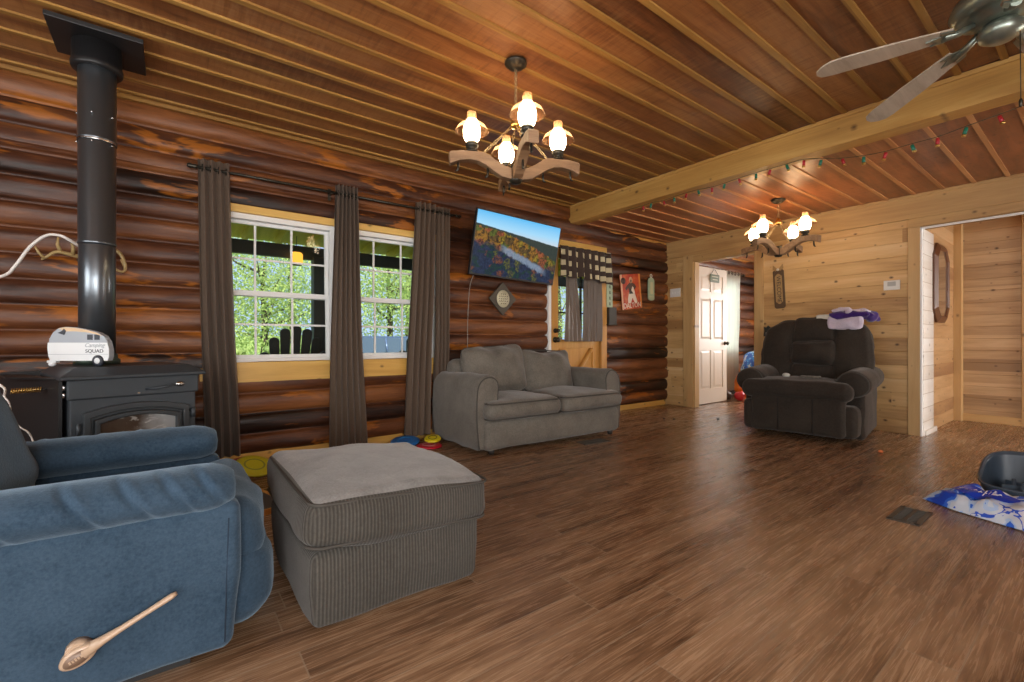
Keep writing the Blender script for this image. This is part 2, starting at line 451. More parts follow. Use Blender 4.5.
# trims on the plank wall
mb = MB(); mb.box(EX-.032, EX, SY, NY-.06, 2.18, LZ-.012); mb.box(EX-.045, EX, SY, NY-.06, LZ-.03, LZ)
struct(mb.build('trim_1', M['trimy'], bevel=.003))
mb = MB()
mb.box(EX-.026, EX, 3.635, 3.79, 0, 2.19); mb.box(EX-.026, EX, 2.675, 2.775, 0, 2.17)
mb.box(EX-.005, EX+.105, 3.615, 3.645, 0, 2.10); mb.box(EX-.005, EX+.105, 2.765, 2.795, 0, 2.10)
struct(mb.build('trim_2', M['trimz'], bevel=.003))
mb = MB(); mb.box(EX-.026, EX, 2.775, 3.635, 2.085, 2.19); mb.box(EX-.005, EX+.105, 2.765, 3.645, 2.075, 2.10)
struct(mb.build('trim_3', M['trimy'], bevel=.003))
mb = MB(); mb.box(EX-.026, EX, 1.172, 1.268, 0, 2.09)
struct(mb.build('trim_4', M['trimz'], bevel=.003))
mb = MB(); mb.box(EX-.026, EX, -.30, 1.268, 2.09, 2.18)
struct(mb.build('trim_5', M['trimy'], bevel=.003))
mb = MB(); mb.box(EX-.03, EX+.012, 1.158, 1.174, 0, 2.08); mb.box(EX-.03, EX+.012, -.3, 1.17, 2.066, 2.082)
struct(mb.build('trim_6', M['vinyl'], bevel=.002))
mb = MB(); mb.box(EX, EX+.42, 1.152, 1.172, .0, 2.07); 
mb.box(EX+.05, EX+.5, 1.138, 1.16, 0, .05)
struct(mb.build('trim_7', M['whiteplank'], bevel=.002))  # added pale strip, stands in for light falling on the hall planks
mb = MB(); mb.box(7.50, 7.60, 1.10, 1.17, 0, 2.42); mb.box(7.57, 7.6, .55, .63, 0, 2.42)
struct(mb.build('trim_8', M['trimz'], bevel=.003))
mb = MB(); mb.box(7.575, 7.6, SY, 1.12, 0, .09)
struct(mb.build('baseboard_hall', M['trimy'], bevel=.003))
mb = MB(); mb.box(4.12, FX, NY-.055, NY-.02, LZ-.035, LZ)
struct(mb.build('trim_9', M['doorpine'], bevel=.003))
mb = MB(); mb.box(.18, 3.55, NY-.03, NY, 0, .085); mb.box(.18, 3.55, NY-.045, NY-.03, 0, .018)
mb.box(4.66, 5.95, NY-.05, NY, 0, .07)
struct(mb.build('baseboard_north', M['yellowpine'], bevel=.003))

# ------------------------------------------------------------------ windows
def sash_window(name, x0, x1, z0, z1, y):
    """double-hung white window with a 3 x 2 grille in each sash"""
    mb = MB(); f = .042
    mb.box(x0, x0+f, y-.01, y+.09, z0, z1); mb.box(x1-f, x1, y-.01, y+.09, z0, z1)
    mb.box(x0+f, x1-f, y-.01, y+.09, z1-f, z1); mb.box(x0+f, x1-f, y-.01, y+.09, z0, z0+.03)
    fr = mb.build(name, M['vinyl'], bevel=.004); struct(fr)
    zm = z0 + (z1-z0)*.468
    for nm, a, b, yy in (('lower_sash', z0+.03, zm+.02, y+.015), ('upper_sash', zm-.02, z1-f, y+.05)):
        mb = MB(); s = .026; l, r = x0+f, x1-f
        mb.box(l, l+s, yy, yy+.03, a, b); mb.box(r-s, r, yy, yy+.03, a, b)
        mb.box(l+s, r-s, yy, yy+.03, a, a+(s if nm == 'lower_sash' else .04)); mb.box(l+s, r-s, yy, yy+.03, b-(.04 if nm == 'lower_sash' else s), b)
        sh = mb.build(nm, M['vinyl'], fr, bevel=.003)
        mb = MB()
        for k in (1, 2):
            xx = l+s+(r-l-2*s)*k/3; mb.box(xx-.008, xx+.008, yy+.009, yy+.021, a+s, b-s)
        zz = (a+b)/2; mb.box(l+s, r-s, yy+.010, yy+.020, zz-.008, zz+.008)
        mb.build('grille', M['vinyl'], sh)
        mb = MB(); mb.box(l+s, r-s, yy+.0145, yy+.0155, a+s, b-s); mb.build('pane', M['glass'], sh)
    return fr
sash_window('window_1', .215, 1.155, .785, 1.945, NY-.02)
sash_window('window_2', 1.185, 2.125, .785, 1.945, NY-.02)
mb = MB(); mb.box(.18, 2.15, NY-.055, NY+.2, .628, .785)
struct(mb.build('trim_10', M['yellowpine'], bevel=.004))
mb = MB(); mb.box(.18, 2.15, NY-.06, NY+.2, 1.945, 2.005)
struct(mb.build('trim_11', M['yellowpine'], bevel=.004))
mb = MB(); mb.box(1.155, 1.185, NY-.045, NY+.1, .785, 1.945); mb.box(2.125, 2.15, NY-.04, NY+.2, .785, 1.945)
struct(mb.build('trim_12', M['vinyl'], bevel=.003))
sash_window('window_3', 7.16, 8.04, .79, 1.97, NY-.02)
# ------------------------------------------------------------------ entry door in the log wall
mb = MB(); x0, x1 = 3.665, 4.50; yy = NY-.02
mb.box(x0, x0+.115, yy-.02, yy+.025, .02, 2.08); mb.box(x1-.115, x1, yy-.02, yy+.025, .02, 2.08)
mb.box(x0+.115, x1-.115, yy-.02, yy+.025, .02, .16); mb.box(x0+.115, x1-.115, yy-.02, yy+.025, .86, .97); mb.box(x0+.115, x1-.115, yy-.02, yy+.025, 1.96, 2.08)
mb.box(x0+.115, x1-.115, yy+.0, yy+.015, .16, .86)
d = mb.build('door_1', M['doorpine'], bevel=.004); struct(d)
mb = MB()
for a, b in (((x0+.13, .84), (x1-.13, .18)), ((x1-.13, .84), (x0+.13, .18))):
    mb.tube([(a[0], yy-.006, a[1]), (b[0], yy-.006, b[1])], .035, 4)
mb.build('cross_brace', M['doorpine'], d)
mb = MB(); mb.box(x0+.115, x1-.115, yy, yy+.005, .97, 1.96); mb.build('pane', M['glass'], d)
mb = MB()
for k in (1, 2): xx = x0+.115+(x1-x0-.23)*k/3; mb.box(xx-.009, xx+.009, yy-.012, yy+.018, .97, 1.96)
for k in (1, 2): zz = .97+.99*k/3; mb.box(x0+.115, x1-.115, yy-.010, yy+.016, zz-.009, zz+.009)
mb.build('grille', M['bronze'], d)
for zz, rr, nm in ((1.075, .024, 'deadbolt'), (.965, .03, 'door_knob')):
    mb = MB(); mb.lathe([(.0, -.02), (rr*1.15, -.02), (rr*1.15, -.032), (rr*.5, -.036), (rr*.45, -.055), (rr, -.065), (rr, -.085), (rr*.6, -.098), (0, -.1)], (x0+.06, yy, zz), 20, axis='y')
    mb.build(nm, M['bronze'], d)
mb = MB(); mb.box(3.59, 3.632, NY-.078, NY+.2, 0, 2.10)
struct(mb.build('trim_13', M['vinyl'], bevel=.003))
mb = MB(); mb.box(4.515, 4.62, NY-.075, NY+.1, 0, 2.085); mb.box(3.632, 3.66, NY-.05, NY+.1, 0, 2.085)
struct(mb.build('trim_14', M['doorpine'], bevel=.004))
mb = MB(); mb.box(3.60, 4.62, NY-.075, NY+.1, 2.085, 2.18)
struct(mb.build('trim_15', M['yellowpine'], bevel=.004))
# ------------------------------------------------------------------ six-panel bedroom door, swung open
mb = MB(); L, H_, T = .86, 2.045, .036
xs = [(.115, .395), (.465, .745)]; zs = [(.22, .80), (.96, 1.58), (1.68, 1.93)]
def inpanel(a, b):
    return any(l < a < r for l, r in xs) and any(l < b < r for l, r in zs)
xc = [0, .115, .395, .465, .745, L]; zc = [0, .22, .80, .96, 1.58, 1.68, 1.93, H_]
for i in range(5):
    for j in range(7):
        a, b, c, e = xc[i], xc[i+1], zc[j], zc[j+1]
        if inpanel((a+b)/2, (c+e)/2):
            mb.box(a, b, -T/2+.012, T/2-.012, c, e)
            for s in (-1, 1):
                y0, y1 = s*(T/2-.012), s*(T/2-.003); q = .045
                vs = [(a+.012, y0, c+.012), (b-.012, y0, c+.012), (b-.012, y0, e-.012), (a+.012, y0, e-.012),
                      (a+q, y1, c+q), (b-q, y1, c+q), (b-q, y1, e-q), (a+q, y1, e-q)]
                mb.add(vs, [(4,5,6,7), (0,1,5,4), (1,2,6,5), (2,3,7,6), (3,0,4,7)])
        else: mb.box(a, b, -T/2, T/2, c, e)
d = mb.build('door_2', M['whitepaint'], loc=(EX+.17, 3.715, .012)); struct(d)
for s in (-1, 1):
    mb = MB(); mb.lathe([(0, s*.018), (.03, s*.018), (.03, s*.026), (.011, s*.03), (.011, s*.045), (.026, s*.055), (.028, s*.068), (.018, s*.08), (0, s*.082)], (L-.06, 0, .90), 20, axis='y')
    mb.build('door_knob', M['bronze'], d)
for zz in (.25, 1.05, 1.80):
    mb = MB(); mb.cyl((-.006, -.02, zz-.045), (-.006, -.02, zz+.045), .007, seg=10); mb.box(-.036, 0, -.018, -.014, zz-.045, zz+.045)
    mb.build('hinge', M['brass'], d)
# ------------------------------------------------------------------ loveseat
def loop_path(hx, hy, r, z, n=6):
    pts = []
    for cx, cy, a0 in ((hx-r, hy-r, 0), (-hx+r, hy-r, 90), (-hx+r, -hy+r, 180), (hx-r, -hy+r, 270)):
        for k in range(n+1):
            a = R(a0 + 90*k/n); pts.append((cx+r*math.cos(a), cy+r*math.sin(a), z))
    return pts
LS = thing('loveseat', 'grey upholstered two-seat sofa with rolled arms under the television', 'sofa', (2.885, 3.51, 0), R(-1.5))
mb = MB(); mb.rbox((0, -.02, .165), (1.60, .84, .25), .05, crown=(.01, .015, 0), wob=.01, seed=1); mb.build('base', M['grey'], LS)
for sx in (-1, 1):
    for yy in (-.38, .34):
        mb = MB(); mb.lathe([(0, 0), (.022, 0), (.03, .045), (0, .045)], (sx*.72, yy, 0), 14); mb.build('foot', M['foot'], LS)
mb = MB(); mb.rbox((0, .325, .44), (1.50, .19, .66), .08, crown=(0, .03, .02), wob=.012, seed=2); mb.build('backrest', M['grey'], LS)
for sx in (-1, 1):
    # the arm: upright slab with a wide round top, swelling outwards; flat piped front
    sec = [(-.105, .045)] + [(-.105, .045+.5*k/6) for k in range(1, 6)] + [(-.105*math.cos(PI*k/14), .555+.112*math.sin(PI*k/14)) for k in range(15)] + [(.105, .545-.5*k/6) for k in range(1, 7)]
    def armp(i, v):
        k = sec[i]; f = 1.0; y = -.40+.83*v
        if v < .03: f = .93+.07*math.sin(v/.03*PI/2)
        if v > .97: f = .93+.07*math.sin((1-v)/.03*PI/2)
        x, z = k[0]*f, .33+(k[1]-.33)*f
        bul = .03*max(0, 1-((z-.36)/.33)**2) + .012*math.sin(PI*v)
        x += sx*bul; z += .010*noise.noise(Vector((v*5, i*.2, sx)))
        return (sx*.735+x, y+.01, z - .02*max(0, v-.5))
    n_ = len(sec); vv = [0, .008, .018, .03] + [.03+.94*k/14 for k in range(1, 14)] + [.97, .982, .992, 1]
    mb = MB(); vs = [armp(i, v) for v in vv for i in range(n_)]
    fs = [(j*n_+i, (j+1)*n_+i, (j+1)*n_+(i+1) % n_, j*n_+(i+1) % n_) for j in range(len(vv)-1) for i in range(n_)]
    mb.add(vs, fs, 0, True); mb.add(vs[:n_], [tuple(range(n_))]); mb.add(vs[-n_:], [tuple(range(n_))[::-1]])
    arm = mb.build('arm', M['grey'], LS)
    pts = [armp(i, .004) for i in range(0, n_)]
    mb = MB(); mb.tube(pts, .006, 6); mb.build('piping', M['pipingg'], arm)
for sx in (-1, 1):
    mb = MB(); cx = sx*.405; w = .80; dpt = .84
    def seatf(q):
        # T-shaped front corner wraps the arm
        if q.y > -.24 and sx*q.x > .20: q.x = sx*(.20 + (sx*q.x-.20)*.18)
        return q
    mb.rbox((cx, -.075, .365), (w, dpt, .155), .07, n=12, crown=(0, .015, .035), wob=.012, seed=8+sx, fn=seatf)
    c = mb.build('seat_cushion', M['grey'], LS)
    for zz in (.43, .302):
        pts = [(q[0]+cx, q[1]-.075, zz) for q in loop_path(w/2-.008, dpt/2-.006, .07, 0)]
        pts = [(p[0] if not (p[1] > -.31 and sx*(p[0]-cx) > .2) else cx+sx*(.2+(sx*(p[0]-cx)-.2)*.18), p[1], p[2]) for p in pts]
        mb = MB(); mb.tube(pts, .006, 6, closed=True); mb.build('piping', M['pipingg'], c)
for sx, ww, dz, rt in ((-1, .70, .015, -3), (1, .66, -.02, 2)):
    mb = MB(); Mx = Matrix.Translation((sx*.325, .165, .665+dz)) @ Matrix.Rotation(R(-16), 4, 'X') @ Matrix.Rotation(R(rt), 4, 'Y')
    mb.M = Mx
    def pil(q):
        a, b = q.x/(ww/2), q.z/.23
        # pinched corners, creased top
        k = 1 - .55*(abs(a)**5)*1.0; q.y *= max(.35, (1-.5*a**4)*(1-.55*max(0, b)**4))
        q.z -= .055*(1-min(1, abs(a))**2)*max(0, b)**2*(.4 if sx < 0 else .9)
        q.x += sx*0.0
        q.y += .012*math.sin(q.x*26 + q.z*15)*max(0, b+.2)*(1 if q.y < 0 else 0)
        return q
    mb.rbox((0, 0, 0), (ww, .19, .47), .075, n=14, crown=(0, .055, .01), wob=.02, wscale=7, seed=20+sx, fn=pil)
    c = mb.build('back_pillow', M['grey'], LS)
    pts = [(q[0], 0, q[1]) for q in loop_path(ww/2-.004, .231, .07, 0, 6)]
    pts = [tuple(Mx @ pil(Vector(p))) for p in pts]
    mb = MB(); mb.tube(pts, .006, 6, closed=True); mb.build('piping', M['pipingg'], c)

# ------------------------------------------------------------------ ottoman
OT = thing('ottoman', 'grey ribbed ottoman with a loose top cushion beside the blue recliner', 'ottoman', (.68, 1.905, 0), 0)
mb = MB()
def ob(q):
    k = 1-.02*max(0, -q.z/.12); q.x *= k; q.y *= k; return q
mb.rbox((0, 0, .135), (.635, .73, .255), .03, crown=(.008, .008, 0), wob=.008, seed=31, fn=ob); mb.build('base', M['greycord'], OT)
for sx in (-1, 1):
    for sy in (-1, 1):
        mb = MB(); mb.lathe([(0, 0), (.018, 0), (.024, .035), (0, .035)], (sx*.24, sy*.28, 0), 12); mb.build('foot', M['foot'], OT)
mb = MB(); Mx = Matrix.Translation((.012, .0, .343)) @ Matrix.Rotation(R(3.5), 4, 'Y') @ Matrix.Rotation(R(.5), 4, 'X'); mb.M = Mx
def oc(q):
    a = abs(q.x/.35)*abs(q.y/.39)
    q.z *= 1 - .12*a
    return q
mb.rbox((0, 0, 0), (.695, .785, .195), .058, n=12, crown=(.012, .012, .022), wob=.014, wscale=5, seed=33, fn=oc, mi=1)
for k in range(len(mb.m)-400, len(mb.m)): mb.m[k] = 0
# top panel and ribbed sides are two fabrics
cu = mb.build('cushion', [M['greytop'], M['greycord']], OT)
for zz in (.074, -.078):
    pts = [(q[0], q[1], zz) for q in loop_path(.340, .385, .05, 0, 6)]
    pts = [tuple(Mx @ oc(Vector(p))) for p in pts]
    mb = MB(); mb.tube(pts, .0055, 6, closed=True); mb.build('piping', M['pipingg'], cu)

# ------------------------------------------------------------------ blue recliner (faces +x)
M['blueseam'] = plain('blue_seam', (.014, .03, .055), .9)
BR = thing('recliner', 'blue velour recliner with a wooden lever beside the ottoman', 'armchair', (-.40, 1.965, 0), 0)
def blue_arm(side):
    # roll from x=-.58 to .60, axis slightly drooping
    y0 = side*.325; seed = 40 + side
    mb = MB()
    def fn(u, v):
        L = 1.185; s = -.62 + L*u
        end = min(1, max(0, (u)/.03))*1.0
        e2 = 1.0
        if u > .93: e2 = math.sqrt(max(0, 1-((u-.93)/.07)**2))
        if u < .03: e2 = math.sqrt(max(0, 1-((.03-u)/.03)**2))
        a = 2*PI*v
        cx, cz = math.cos(a), math.sin(a)
        ry = .100*(.35+.65*e2 if 0 < u < 1 else 0); rz = .066*(.35+.65*e2 if 0 < u < 1 else 0)
        # diagonal gathers along the outer side towards the front
        w = 0
        ang = a if side < 0 else PI - a
        out = max(0, cx*side)**.5 * max(0, 1-max(0, -cz)**2*1.4)
        low = max(0, .55 - cz*.6)
        ph = (s*1.0 + cz*.045)
        for k in (-.12, .06, .22, .33, .42, .50):
            d = (ph-k)/.010
            w -= .011*math.exp(-d*d)*out; w += .0055*math.exp(-((ph-k-.022)/.012)**2)*out
        w += .004*noise.noise(Vector((s*5, a*1.5, seed)))
        zc = .525 - (.024 if side < 0 else .006) + .012*math.sin(max(0, u-.2)*3) - .012*u
        sag = -.02*max(0, -cz)*0
        return (s, y0 + cx*(ry+w) + side*.002, zc + cz*(rz+w) + .016*u)
    mb.surf(fn, 190, 36, False, True)
    return mb
for side in (-1, 1):
    a = blue_arm(side).build('arm', M['blue'], BR)
for side in (-1, 1):
    mb = MB()
    def sp(q):
        q.x += -.02*max(0, -q.z/.2); return q
    mb.rbox((-.012, side*.345, .26), (1.17, .10, .43), .03, crown=(0, .006, 0), wob=.006, seed=44, fn=sp); sp_ = mb.build('side_panel', M['blue'], BR)
    mb = MB(); mb.tube([(.530, side*.3945, .07), (.535, side*.3955, .28), (.540, side*.3945, .43)], .0022, 6); mb.build('seam', M['blueseam'], sp_)
mb = MB(); mb.rbox((.02, 0, .355), (.95, .58, .17), .06, crown=(0, 0, .03), wob=.01, seed=46); mb.build('seat', M['blue'], BR)
mb = MB()
def ftf(q): q.x += .035*math.cos(q.z*9); return q
mb.rbox((.555, 0, .345), (.17, .66, .215), .07, n=10, crown=(.03, 0, .01), wob=.02, wscale=8, seed=47); f = mb.build('footrest', M['blue'], BR)
mb = MB(); mb.rbox((.575, 0, .185), (.17, .68, .235), .075, n=10, crown=(.035, 0, .01), wob=.022, wscale=8, seed=48); mb.build('footrest_pad', M['blue'], f)
mb = MB(); mb.M = Matrix.Translation((-.17, 0, .74)) @ Matrix.Rotation(R(-24), 4, 'Y')
mb.rbox((0, 0, .0), (.22, .56, .68), .085, n=12, crown=(.05, 0, .02), wob=.018, wscale=5, seed=49); bk = mb.build('backrest', M['blue'], BR)
mb = MB(); mb.M = Matrix.Translation((-.17, 0, .74)) @ Matrix.Rotation(R(-24), 4, 'Y')
mb.tube([(.125, -.26, -.06), (.150, -.1, -.075), (.150, .1, -.075), (.125, .26, -.06)], .005, 6); mb.build('seam', M['seam'], bk)
mb = MB()
for sy in (-1, 1): mb.box(-.55, .45, sy*.3-.02, sy*.3+.02, 0, .06)
for xx in (-.5, .4): mb.box(xx-.02, xx+.02, -.3, .3, .0, .03)
mb.build('frame', M['black'], BR)
# lever on the near side
mb = MB(); px, pz = .222, .175; ly = -.425
mb.M = Matrix.Translation((px, ly, pz)) @ Matrix.Rotation(R(-26), 4, 'Y')
mb.lathe([(0, .012), (.9, .012), (1, .006), (1, -.010), (.86, -.015), (0, -.015)], (0, 0, 0), 32, axis='y', sx=.037, sy=.0235)
mb.tube([(.012, -.002, 0), (.05, -.004, .0), (.09, -.008, 0), (.15, -.012, 0), (.205, -.014, 0), (.216, -.014, 0)], [.021, .0135, .0095, .0085, .0095, .006], 14, flat=.8)
lv = mb.build('lever', M['leverwood'], BR)
mb = MB(); mb.cyl((px-.002, -.392, pz+.006), (px-.002, -.43, pz+.006), .027, .024, 24); mb.build('lever_hub', M['leverwood'], lv)
mb = MB(); mb.M = Matrix.Translation((px, ly, pz)) @ Matrix.Rotation(R(-26), 4, 'Y')
mb.lathe([(0, -.0165), (1, -.0165), (1, -.012), (0, -.012)], (-.002, 0, 0), 30, axis='y', sx=.027, sy=.0155)
bd = mb.build('lever_badge', M['leverdark'], lv)
mb = MB(); mb.M = Matrix.Translation((px, ly, pz)) @ Matrix.Rotation(R(-26), 4, 'Y')
for k in range(6): mb.box(-.017+.0058*k, -.0135+.0058*k, -.0174, -.0164, -.003, .003 if k % 2 else .0045)
mb.build('lettering', M['leverwood'], bd)
# ------------------------------------------------------------------ dark recliner by the plank wall (faces -x)
DR = thing('recliner', 'dark brown oversized recliner against the plank wall with a blanket on top', 'armchair', (5.36, 1.94, 0), R(180+8))
# local: front = +x, near side (camera) = +y
mb = MB(); mb.rbox((.02, 0, .20), (.98, .96, .30), .05, crown=(.01, .02, 0), wob=.01, seed=60); mb.build('base', M['brown'], DR)
mb = MB(); mb.rbox((.50, 0, .245), (.11, .80, .37), .045, n=10, crown=(.02, 0, 0), wob=.014, wscale=7, seed=61); fp = mb.build('footrest', M['brown'], DR)
for yy in (-.14, .15):
    mb = MB(); mb.tube([(.570, yy, .08), (.578, yy, .24), (.568, yy, .40)], .004, 6); mb.build('seam', M['seam'], fp)
mb = MB(); mb.rbox((.27, -.02, .475), (.62, .94, .17), .075, n=12, crown=(.02, 0, .03), wob=.014, seed=62); mb.build('seat', M['brown'], DR)
for s in (-1, 1):
    mb = MB()
    def fn(u, v):
        x = -.50 + .98*u; a = 2*PI*v; e = 1
        if u > .92: e = math.sqrt(max(0, 1-((u-.92)/.08)**2))
        if u < .05: e = math.sqrt(max(0, 1-((.05-u)/.05)**2))
        r = .125*(.45+.55*e) if 0 < u < 1 else 0.0
        r += .006*noise.noise(Vector((x*6, a, s)))*(1 if 0 < u < 1 else 0)
        return (x, s*.435 + r*1.10*math.cos(a), .575 - .03*u + r*math.sin(a))
    mb.surf(fn, 40, 26, False, True); ar = mb.build('arm', M['brown'], DR)
    mb = MB(); mb.rbox((-.07, s*.43, .29), (.86, .16, .50), .035, n=9, crown=(.01, .015, 0), wob=.012, seed=64+s); mb.build('arm_side', M['brown'], DR)
    ring = [(.445, s*.435 + .124*math.cos(2*PI*k/28), .546+.112*math.sin(2*PI*k/28)) for k in range(28)]
    mb = MB(); mb.tube(ring, .006, 6, closed=True); mb.build('piping', M['pipingg'], ar)
# back: two wings, a head panel and a lumbar pillow, tufted
BM = Matrix.Translation((-.30, 0, .80)) @ Matrix.Rotation(R(-14), 4, 'Y')
def dome(q0):
    def f(q):
        Y = q.y + q0[1]; Z = q.z + q0[2]
        t_ = max(0, Z+.05)/.43
        q.z -= .13*max(0, abs(Y)-.22)**2/.09*t_
        q.y -= Y*.05*t_
        return q
    return f
mb = MB(); mb.M = BM; mb.rbox((-.07, 0, -.02), (.17, .98, .76), .08, n=14, crown=(.0, 0, .03), wob=.015, seed=70, fn=dome((0, 0, -.02))); bk = mb.build('backrest', M['brown'], DR)
for nm, c, sz, sd in (('back_wing', (.035, -.34, .01), (.19, .34, .74), 71), ('back_wing', (.035, .34, .01), (.19, .34, .74), 72),
                      ('head_cushion', (.055, 0, .245), (.19, .42, .28), 73), ('lumbar_cushion', (.08, 0, -.005), (.19, .42, .25), 74), ('low_cushion', (.06, 0, -.225), (.16, .42, .22), 75)):
    mb = MB(); mb.M = BM
    mb.rbox(c, sz, .055, n=11, crown=(.04, .01, .01), wob=.022, wscale=7, seed=sd, fn=dome(c)); mb.build(nm, M['brown'], DR)

# blanket on the top of the recliner: cream towel, purple and lilac folds
M['purple'] = fabric('purple_fleece', (.035, .012, .12), (.06, .025, .19), 80, .5)
M['lilac'] = fabric('lilac_fleece', (.48, .42, .54), (.66, .60, .72), 80, .5)
M['cream'] = fabric('cream_towel', (.55, .56, .50), (.70, .70, .64), 90, .4)
TH_ = thing('throw_blanket', 'purple and lilac blanket heaped over the top of the dark recliner', 'blanket', (5.70, 1.66, 1.175))
def drape(mb, x0, x1, y0, y1, zt, seed, amp=.02, over=.10, n=26, th=.012):
    def g(u, v, o):
        x = x0+(x1-x0)*u + .022*noise.noise(Vector((v*5, seed*1.7, u*2))); y = y0+(y1-y0)*v + .025*noise.noise(Vector((u*5, seed*2.3, v*2)))
        d = max(0, (-.085 - x))
        z = zt - 2.2*max(0, d) + amp*noise.noise(Vector((x*16, y*13, seed))) + amp*.6*noise.noise(Vector((x*30, y*32, seed+4)))
        z -= 1.2*max(0, x-.12)
        xx = x + max(0, d)*.75 + .008*noise.noise(Vector((x*20, y*20, seed+9)))
        return (xx, y, z+o)
    mb.surf(lambda u, v: g(u, v, th), n, n); mb.surf(lambda u, v: g(1-u, v, 0), n, n)
    for e in (0, 1):
        mb.surf(lambda u, v: g(e, u, th*v) , n, 1); mb.surf(lambda u, v: g(u, e, th*v), n, 1)
for nm, m, c, sz, rz_, ry_, sd in (('lilac_fold', 'lilac', (-.105, .03, -.035), (.045, .29, .13), 0, 8, 1), ('purple_fold', 'purple', (-.085, -.01, .040), (.10, .33, .055), 3, 14, 2), ('lilac_fold', 'lilac', (-.045, -.045, .072), (.11, .15, .045), 28, 10, 3),
        ('purple_fold', 'purple', (.02, .09, .065), (.15, .17, .055), -12, 0, 4), ('lilac_fold', 'lilac', (.01, .10, .098), (.09, .15, .03), 8, 0, 5), ('purple_fold', 'purple', (-.02, -.16, .025), (.19, .10, .075), -10, 12, 6), ('lilac_fold', 'lilac', (-.06, -.125, .075), (.07, .10, .03), -20, 14, 7)):
    mb = MB(); mb.M = Matrix.Translation(c) @ Matrix.Rotation(R(rz_), 4, 'Z') @ Matrix.Rotation(R(ry_), 4, 'Y')
    mb.rbox((0, 0, 0), sz, min(sz)*.45, n=8, crown=(0, .01, .006), wob=.022, wscale=16, seed=sd, fn=lambda q: q + Vector((.010*noise.noise(q*22), 0, .010*noise.noise(q*18+Vector((5, 1, 2))))))
    o = mb.build(nm, M[m], TH_); o['label'] = 'purple part' if m == 'purple' else 'pale lilac part'
t_ = MB(); drape(t_, -.16, .08, -.07, .07, .035, 6, .012)
tag(t_.build('towel', M['cream'], loc=(5.69, 1.885, 1.185)), 'cream towel on the dark recliner, at the far end of the purple blanket', 'towel')
# things lying on its seat
mb = MB(); mb.ball((0, 0, .022), (.045, .035, .022), 12, 16, wob=.35, seed=2)
tag(mb.build('crumpled_napkin', M['cream'], loc=(5.02, 2.02, .582)), 'small crumpled cream napkin on the seat of the dark recliner', 'napkin')
mb = MB(); mb.rbox((0, 0, .012), (.06, .17, .024), .01, n=4)
rc = mb.build('remote_control', M['grey'], loc=(5.02, 1.80, .585), rot=(0, 0, R(12)))
tag(rc, 'grey remote control on the seat of the dark recliner', 'remote control')
for k in range(3):
    mb = MB(); mb.lathe([(0, 0), (.007, 0), (.006, .004), (0, .004)], (0, -.05+.04*k, .022), 10); mb.build('button', M['black'], rc)
# ------------------------------------------------------------------ wood stove
ST = thing('wood_stove', 'black cast-iron wood stove with a glass door standing on the hearth pad', 'stove', (-.198, 3.28, .03), R(15))
mb = MB(); mb.box(-.255, .255, -.27, .30, .15, .735); mb.box(-.265, .265, -.285, -.27, .64, .742)
st_body = mb.build('body', M['iron'], ST, bevel=.012)
mb = MB(); mb.box(-.20, .20, -.20, .24, .0, .15); mb.box(-.26, .26, -.28, .28, 0, .025); mb.build('pedestal', M['iron'], ST, bevel=.006)
# heat shields flaring out behind it
mb = MB(); mb.prism([(-.43, .365), (.36, .365), (.36, .385), (-.43, .385)], .10, .755, 'xy'); mb.prism([(-.272, -.22), (-.285, -.22), (-.43, .365), (-.415, .365)], .10, .735, 'xy'); mb.prism([(-.43, .10), (-.27, -.26), (-.262, -.26), (-.36, .37), (-.43, .37)], .735, .743, 'xy'); mb.build('heat_shield', M['black'], ST)
# top: flat lip with a bevelled raised plateau
mb = MB(); z0, z1, z2 = .735, .752, .792
o_ = [(-.292, -.315), (.292, -.315), (.292, .32), (-.292, .32)]; i_ = [(-.235, -.235), (.235, -.235), (.235, .28), (-.235, .28)]
vs = [(x, y, z0) for x, y in o_] + [(x, y, z1) for x, y in o_] + [(x, y, z2) for x, y in i_]
fs = [(3,2,1,0), (8,9,10,11)]
for k in range(4):
    l = (k+1) % 4; fs += [(k, l, 4+l, 4+k), (4+k, 4+l, 8+l, 8+k)]
mb.add(vs, fs); mb.build('top_plate', M['iron'], ST, bevel=.006)
def arch(hw, zb, zt, rise, n=14):
    return [(-hw, zb), (hw, zb)] + [(hw*math.cos(PI*k/n) if False else hw - 2*hw*k/n, zt + rise*(1-(1-2*k/n)**2)) for k in range(n+1)]
def ring_prism(mb, outer, inner, y0, y1):
    n = len(outer)
    vs = [(x, y0, z) for x, z in outer] + [(x, y0, z) for x, z in inner] + [(x, y1, z) for x, z in outer] + [(x, y1, z) for x, z in inner]
    fs = []
    for k in range(n):
        l = (k+1) % n
        fs += [(k, l, n+l, n+k), (2*n+k, 3*n+k, 3*n+l, 2*n+l), (k, 2*n+k, 2*n+l, l), (n+k, n+l, 3*n+l, 3*n+k)]
    mb.add(vs, fs)
mb = MB()
ring_prism(mb, arch(.212, .18, .575, .035), arch(.185, .21, .55, .032), -.315, -.27)
ring_prism(mb, arch(.185, .21, .55, .032), arch(.172, .222, .538, .030), -.305, -.27)
ring_prism(mb, arch(.172, .222, .538, .030), arch(.152, .24, .52, .028), -.322, -.27)
dr = mb.build('door', M['irondoor'], ST, bevel=.004)
t = NT('sooty_stove_glass'); p = t.pos(); x, y, z = t.sep(p)
n1 = t.noise(p, 14, 5, .6, .5); n2 = t.noise(t.comb(t.math('MULTIPLY', x, 20), y, t.math('MULTIPLY', z, 34)), 1.0, 3, .5, .8)
col = t.mix(n1, (.05, .032, .022), (.10, .07, .05))
col = t.mix(t.ramp(n2, [(.60, 0.0), (.66, .8)]), col, (.42, .40, .37))
